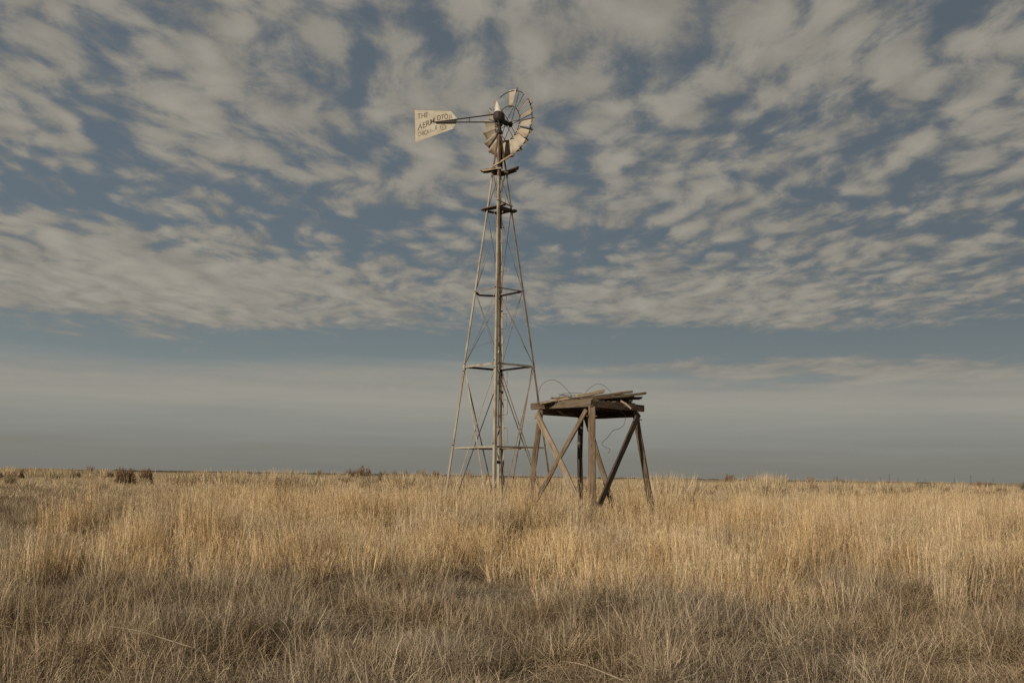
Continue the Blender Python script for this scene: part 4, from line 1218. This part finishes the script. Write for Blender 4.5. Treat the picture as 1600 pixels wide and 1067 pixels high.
weed('dry_weed', 850, 23.4, 0.42, 1.75, shrub_mesh(601, 260, 0.8, grass_mat('weed_twigs', RUSSET[1:] + [(0.36, 0.25, 0.15)]), 0.008), 'reddish dry weed growing behind the outer leg of the tank stand')
vine = tube('dead_vine', smooth_path([lp_ for lp_ in (at(785, 800, 26.2), at(784.5, 765, 26.3), at(786.5, 750, 26.3), at(784, 735, 26.3), at(786, 724, 26.3), at(786.5, 718, 26.3))], 4), [0.03, 0.03, 0.03, 0.03, 0.035, 0.03, 0.03, 0.035, 0.04, 0.035, 0.03, 0.04, 0.045, 0.04, 0.035, 0.03, 0.03, 0.025, 0.02, 0.012, 0.006], M_WOOD_DARK, n=6)
tag(vine, 'dark dead vine clinging to the base of the windmill', 'vine')

# ------------------------------------------------------------------ horizon: far scrub line and utility poles
mt, t, out = material('far_scrub'); M_SCRUB = mt
n1 = t.noise(t.node('ShaderNodeNewGeometry').outputs['Position'], 0.05, 4, 0.6)
principled(t, out, t.mix(n1, (0.040, 0.034, 0.026), (0.085, 0.07, 0.05)), 0.95)
V_, F_ = [], []
R = np.random.default_rng(77)
for i in range(1500):
    s = R.uniform(-0.66, 0.66); Y = R.uniform(900, 1900); dens_ = vnoise(np.array([s * 14 + 3.0]), np.array([0.5]), 5)[0]
    if R.random() > 0.05 + 0.75 * (dens_ > 0.48):
        continue
    rx = R.uniform(3, 9); hz = R.uniform(0.4, 1.7); b = len(V_); nk = 8
    for lev, (rr2, zz2) in enumerate(((1.0, 0.0), (1.05, 0.4), (0.75, 0.8))):
        for k in range(nk):
            a = 2 * math.pi * k / nk; j = R.uniform(.75, 1.25)
            V_.append((s * Y + rx * rr2 * j * math.cos(a), Y + rx * rr2 * j * math.sin(a), hz * zz2 * R.uniform(.85, 1.15)))
    V_.append((s * Y, Y, hz * R.uniform(.9, 1.1)))
    for lev in range(2):
        for k in range(nk):
            F_.append((b + lev * nk + k, b + lev * nk + (k + 1) % nk, b + (lev + 1) * nk + (k + 1) % nk, b + (lev + 1) * nk + k))
    for k in range(nk):
        F_.append((b + 2 * nk + k, b + 2 * nk + (k + 1) % nk, b + 3 * nk))
scrub = mesh_obj('far_scrub', V_, F_, M_SCRUB)
tag(scrub, 'thin dark line of far scrub along the horizon', 'scrub', kind='stuff')

poles = [(1170, 7, 'first utility pole from the tank stand, alone'), (1368, 9, 'shorter utility pole just before the tall one of its pair'), (1382, 13, 'tall utility pole above the small russet shrubs'),
         (1395, 7, 'short utility pole just past the tall one of its pair'), (1425, 7, 'faint utility pole before the broad grey green shrub'), (1482, 9, 'utility pole between the broad grey green and reddish shrubs'),
         (1507, 13, 'tall utility pole above the reddish low shrub'), (1541, 10, 'last utility pole towards the picture edge')]
for (px, hp_, lab) in poles:
    Y = 8.4 * FPX / (hp_ - 1.5); x = (px - 800) / FPX * Y * 1.01
    pe = empty('utility_pole', (x, Y, 0)); tag(pe, lab, 'utility pole', 'utility poles on the horizon')
    k = Y / 1000
    tube('pole', [(0, 0, -0.5), (0, 0, 10.0)], [0.16 * k + .06, 0.12 * k + .05], M_WOOD_DARK, pe, n=8)
    plank('crossarm', (-1.2, 0, 9.3), (1.2, 0, 9.3), 0.18 * k, 0.16 * k, M_WOOD_DARK, pe, segs=1)
    for q in (-1.05, -0.5, 0.5, 1.05):
        tube('insulator', [(q, 0, 9.3 + .11 * k), (q, 0, 9.62)], 0.07, M_HOOD, pe, n=6)
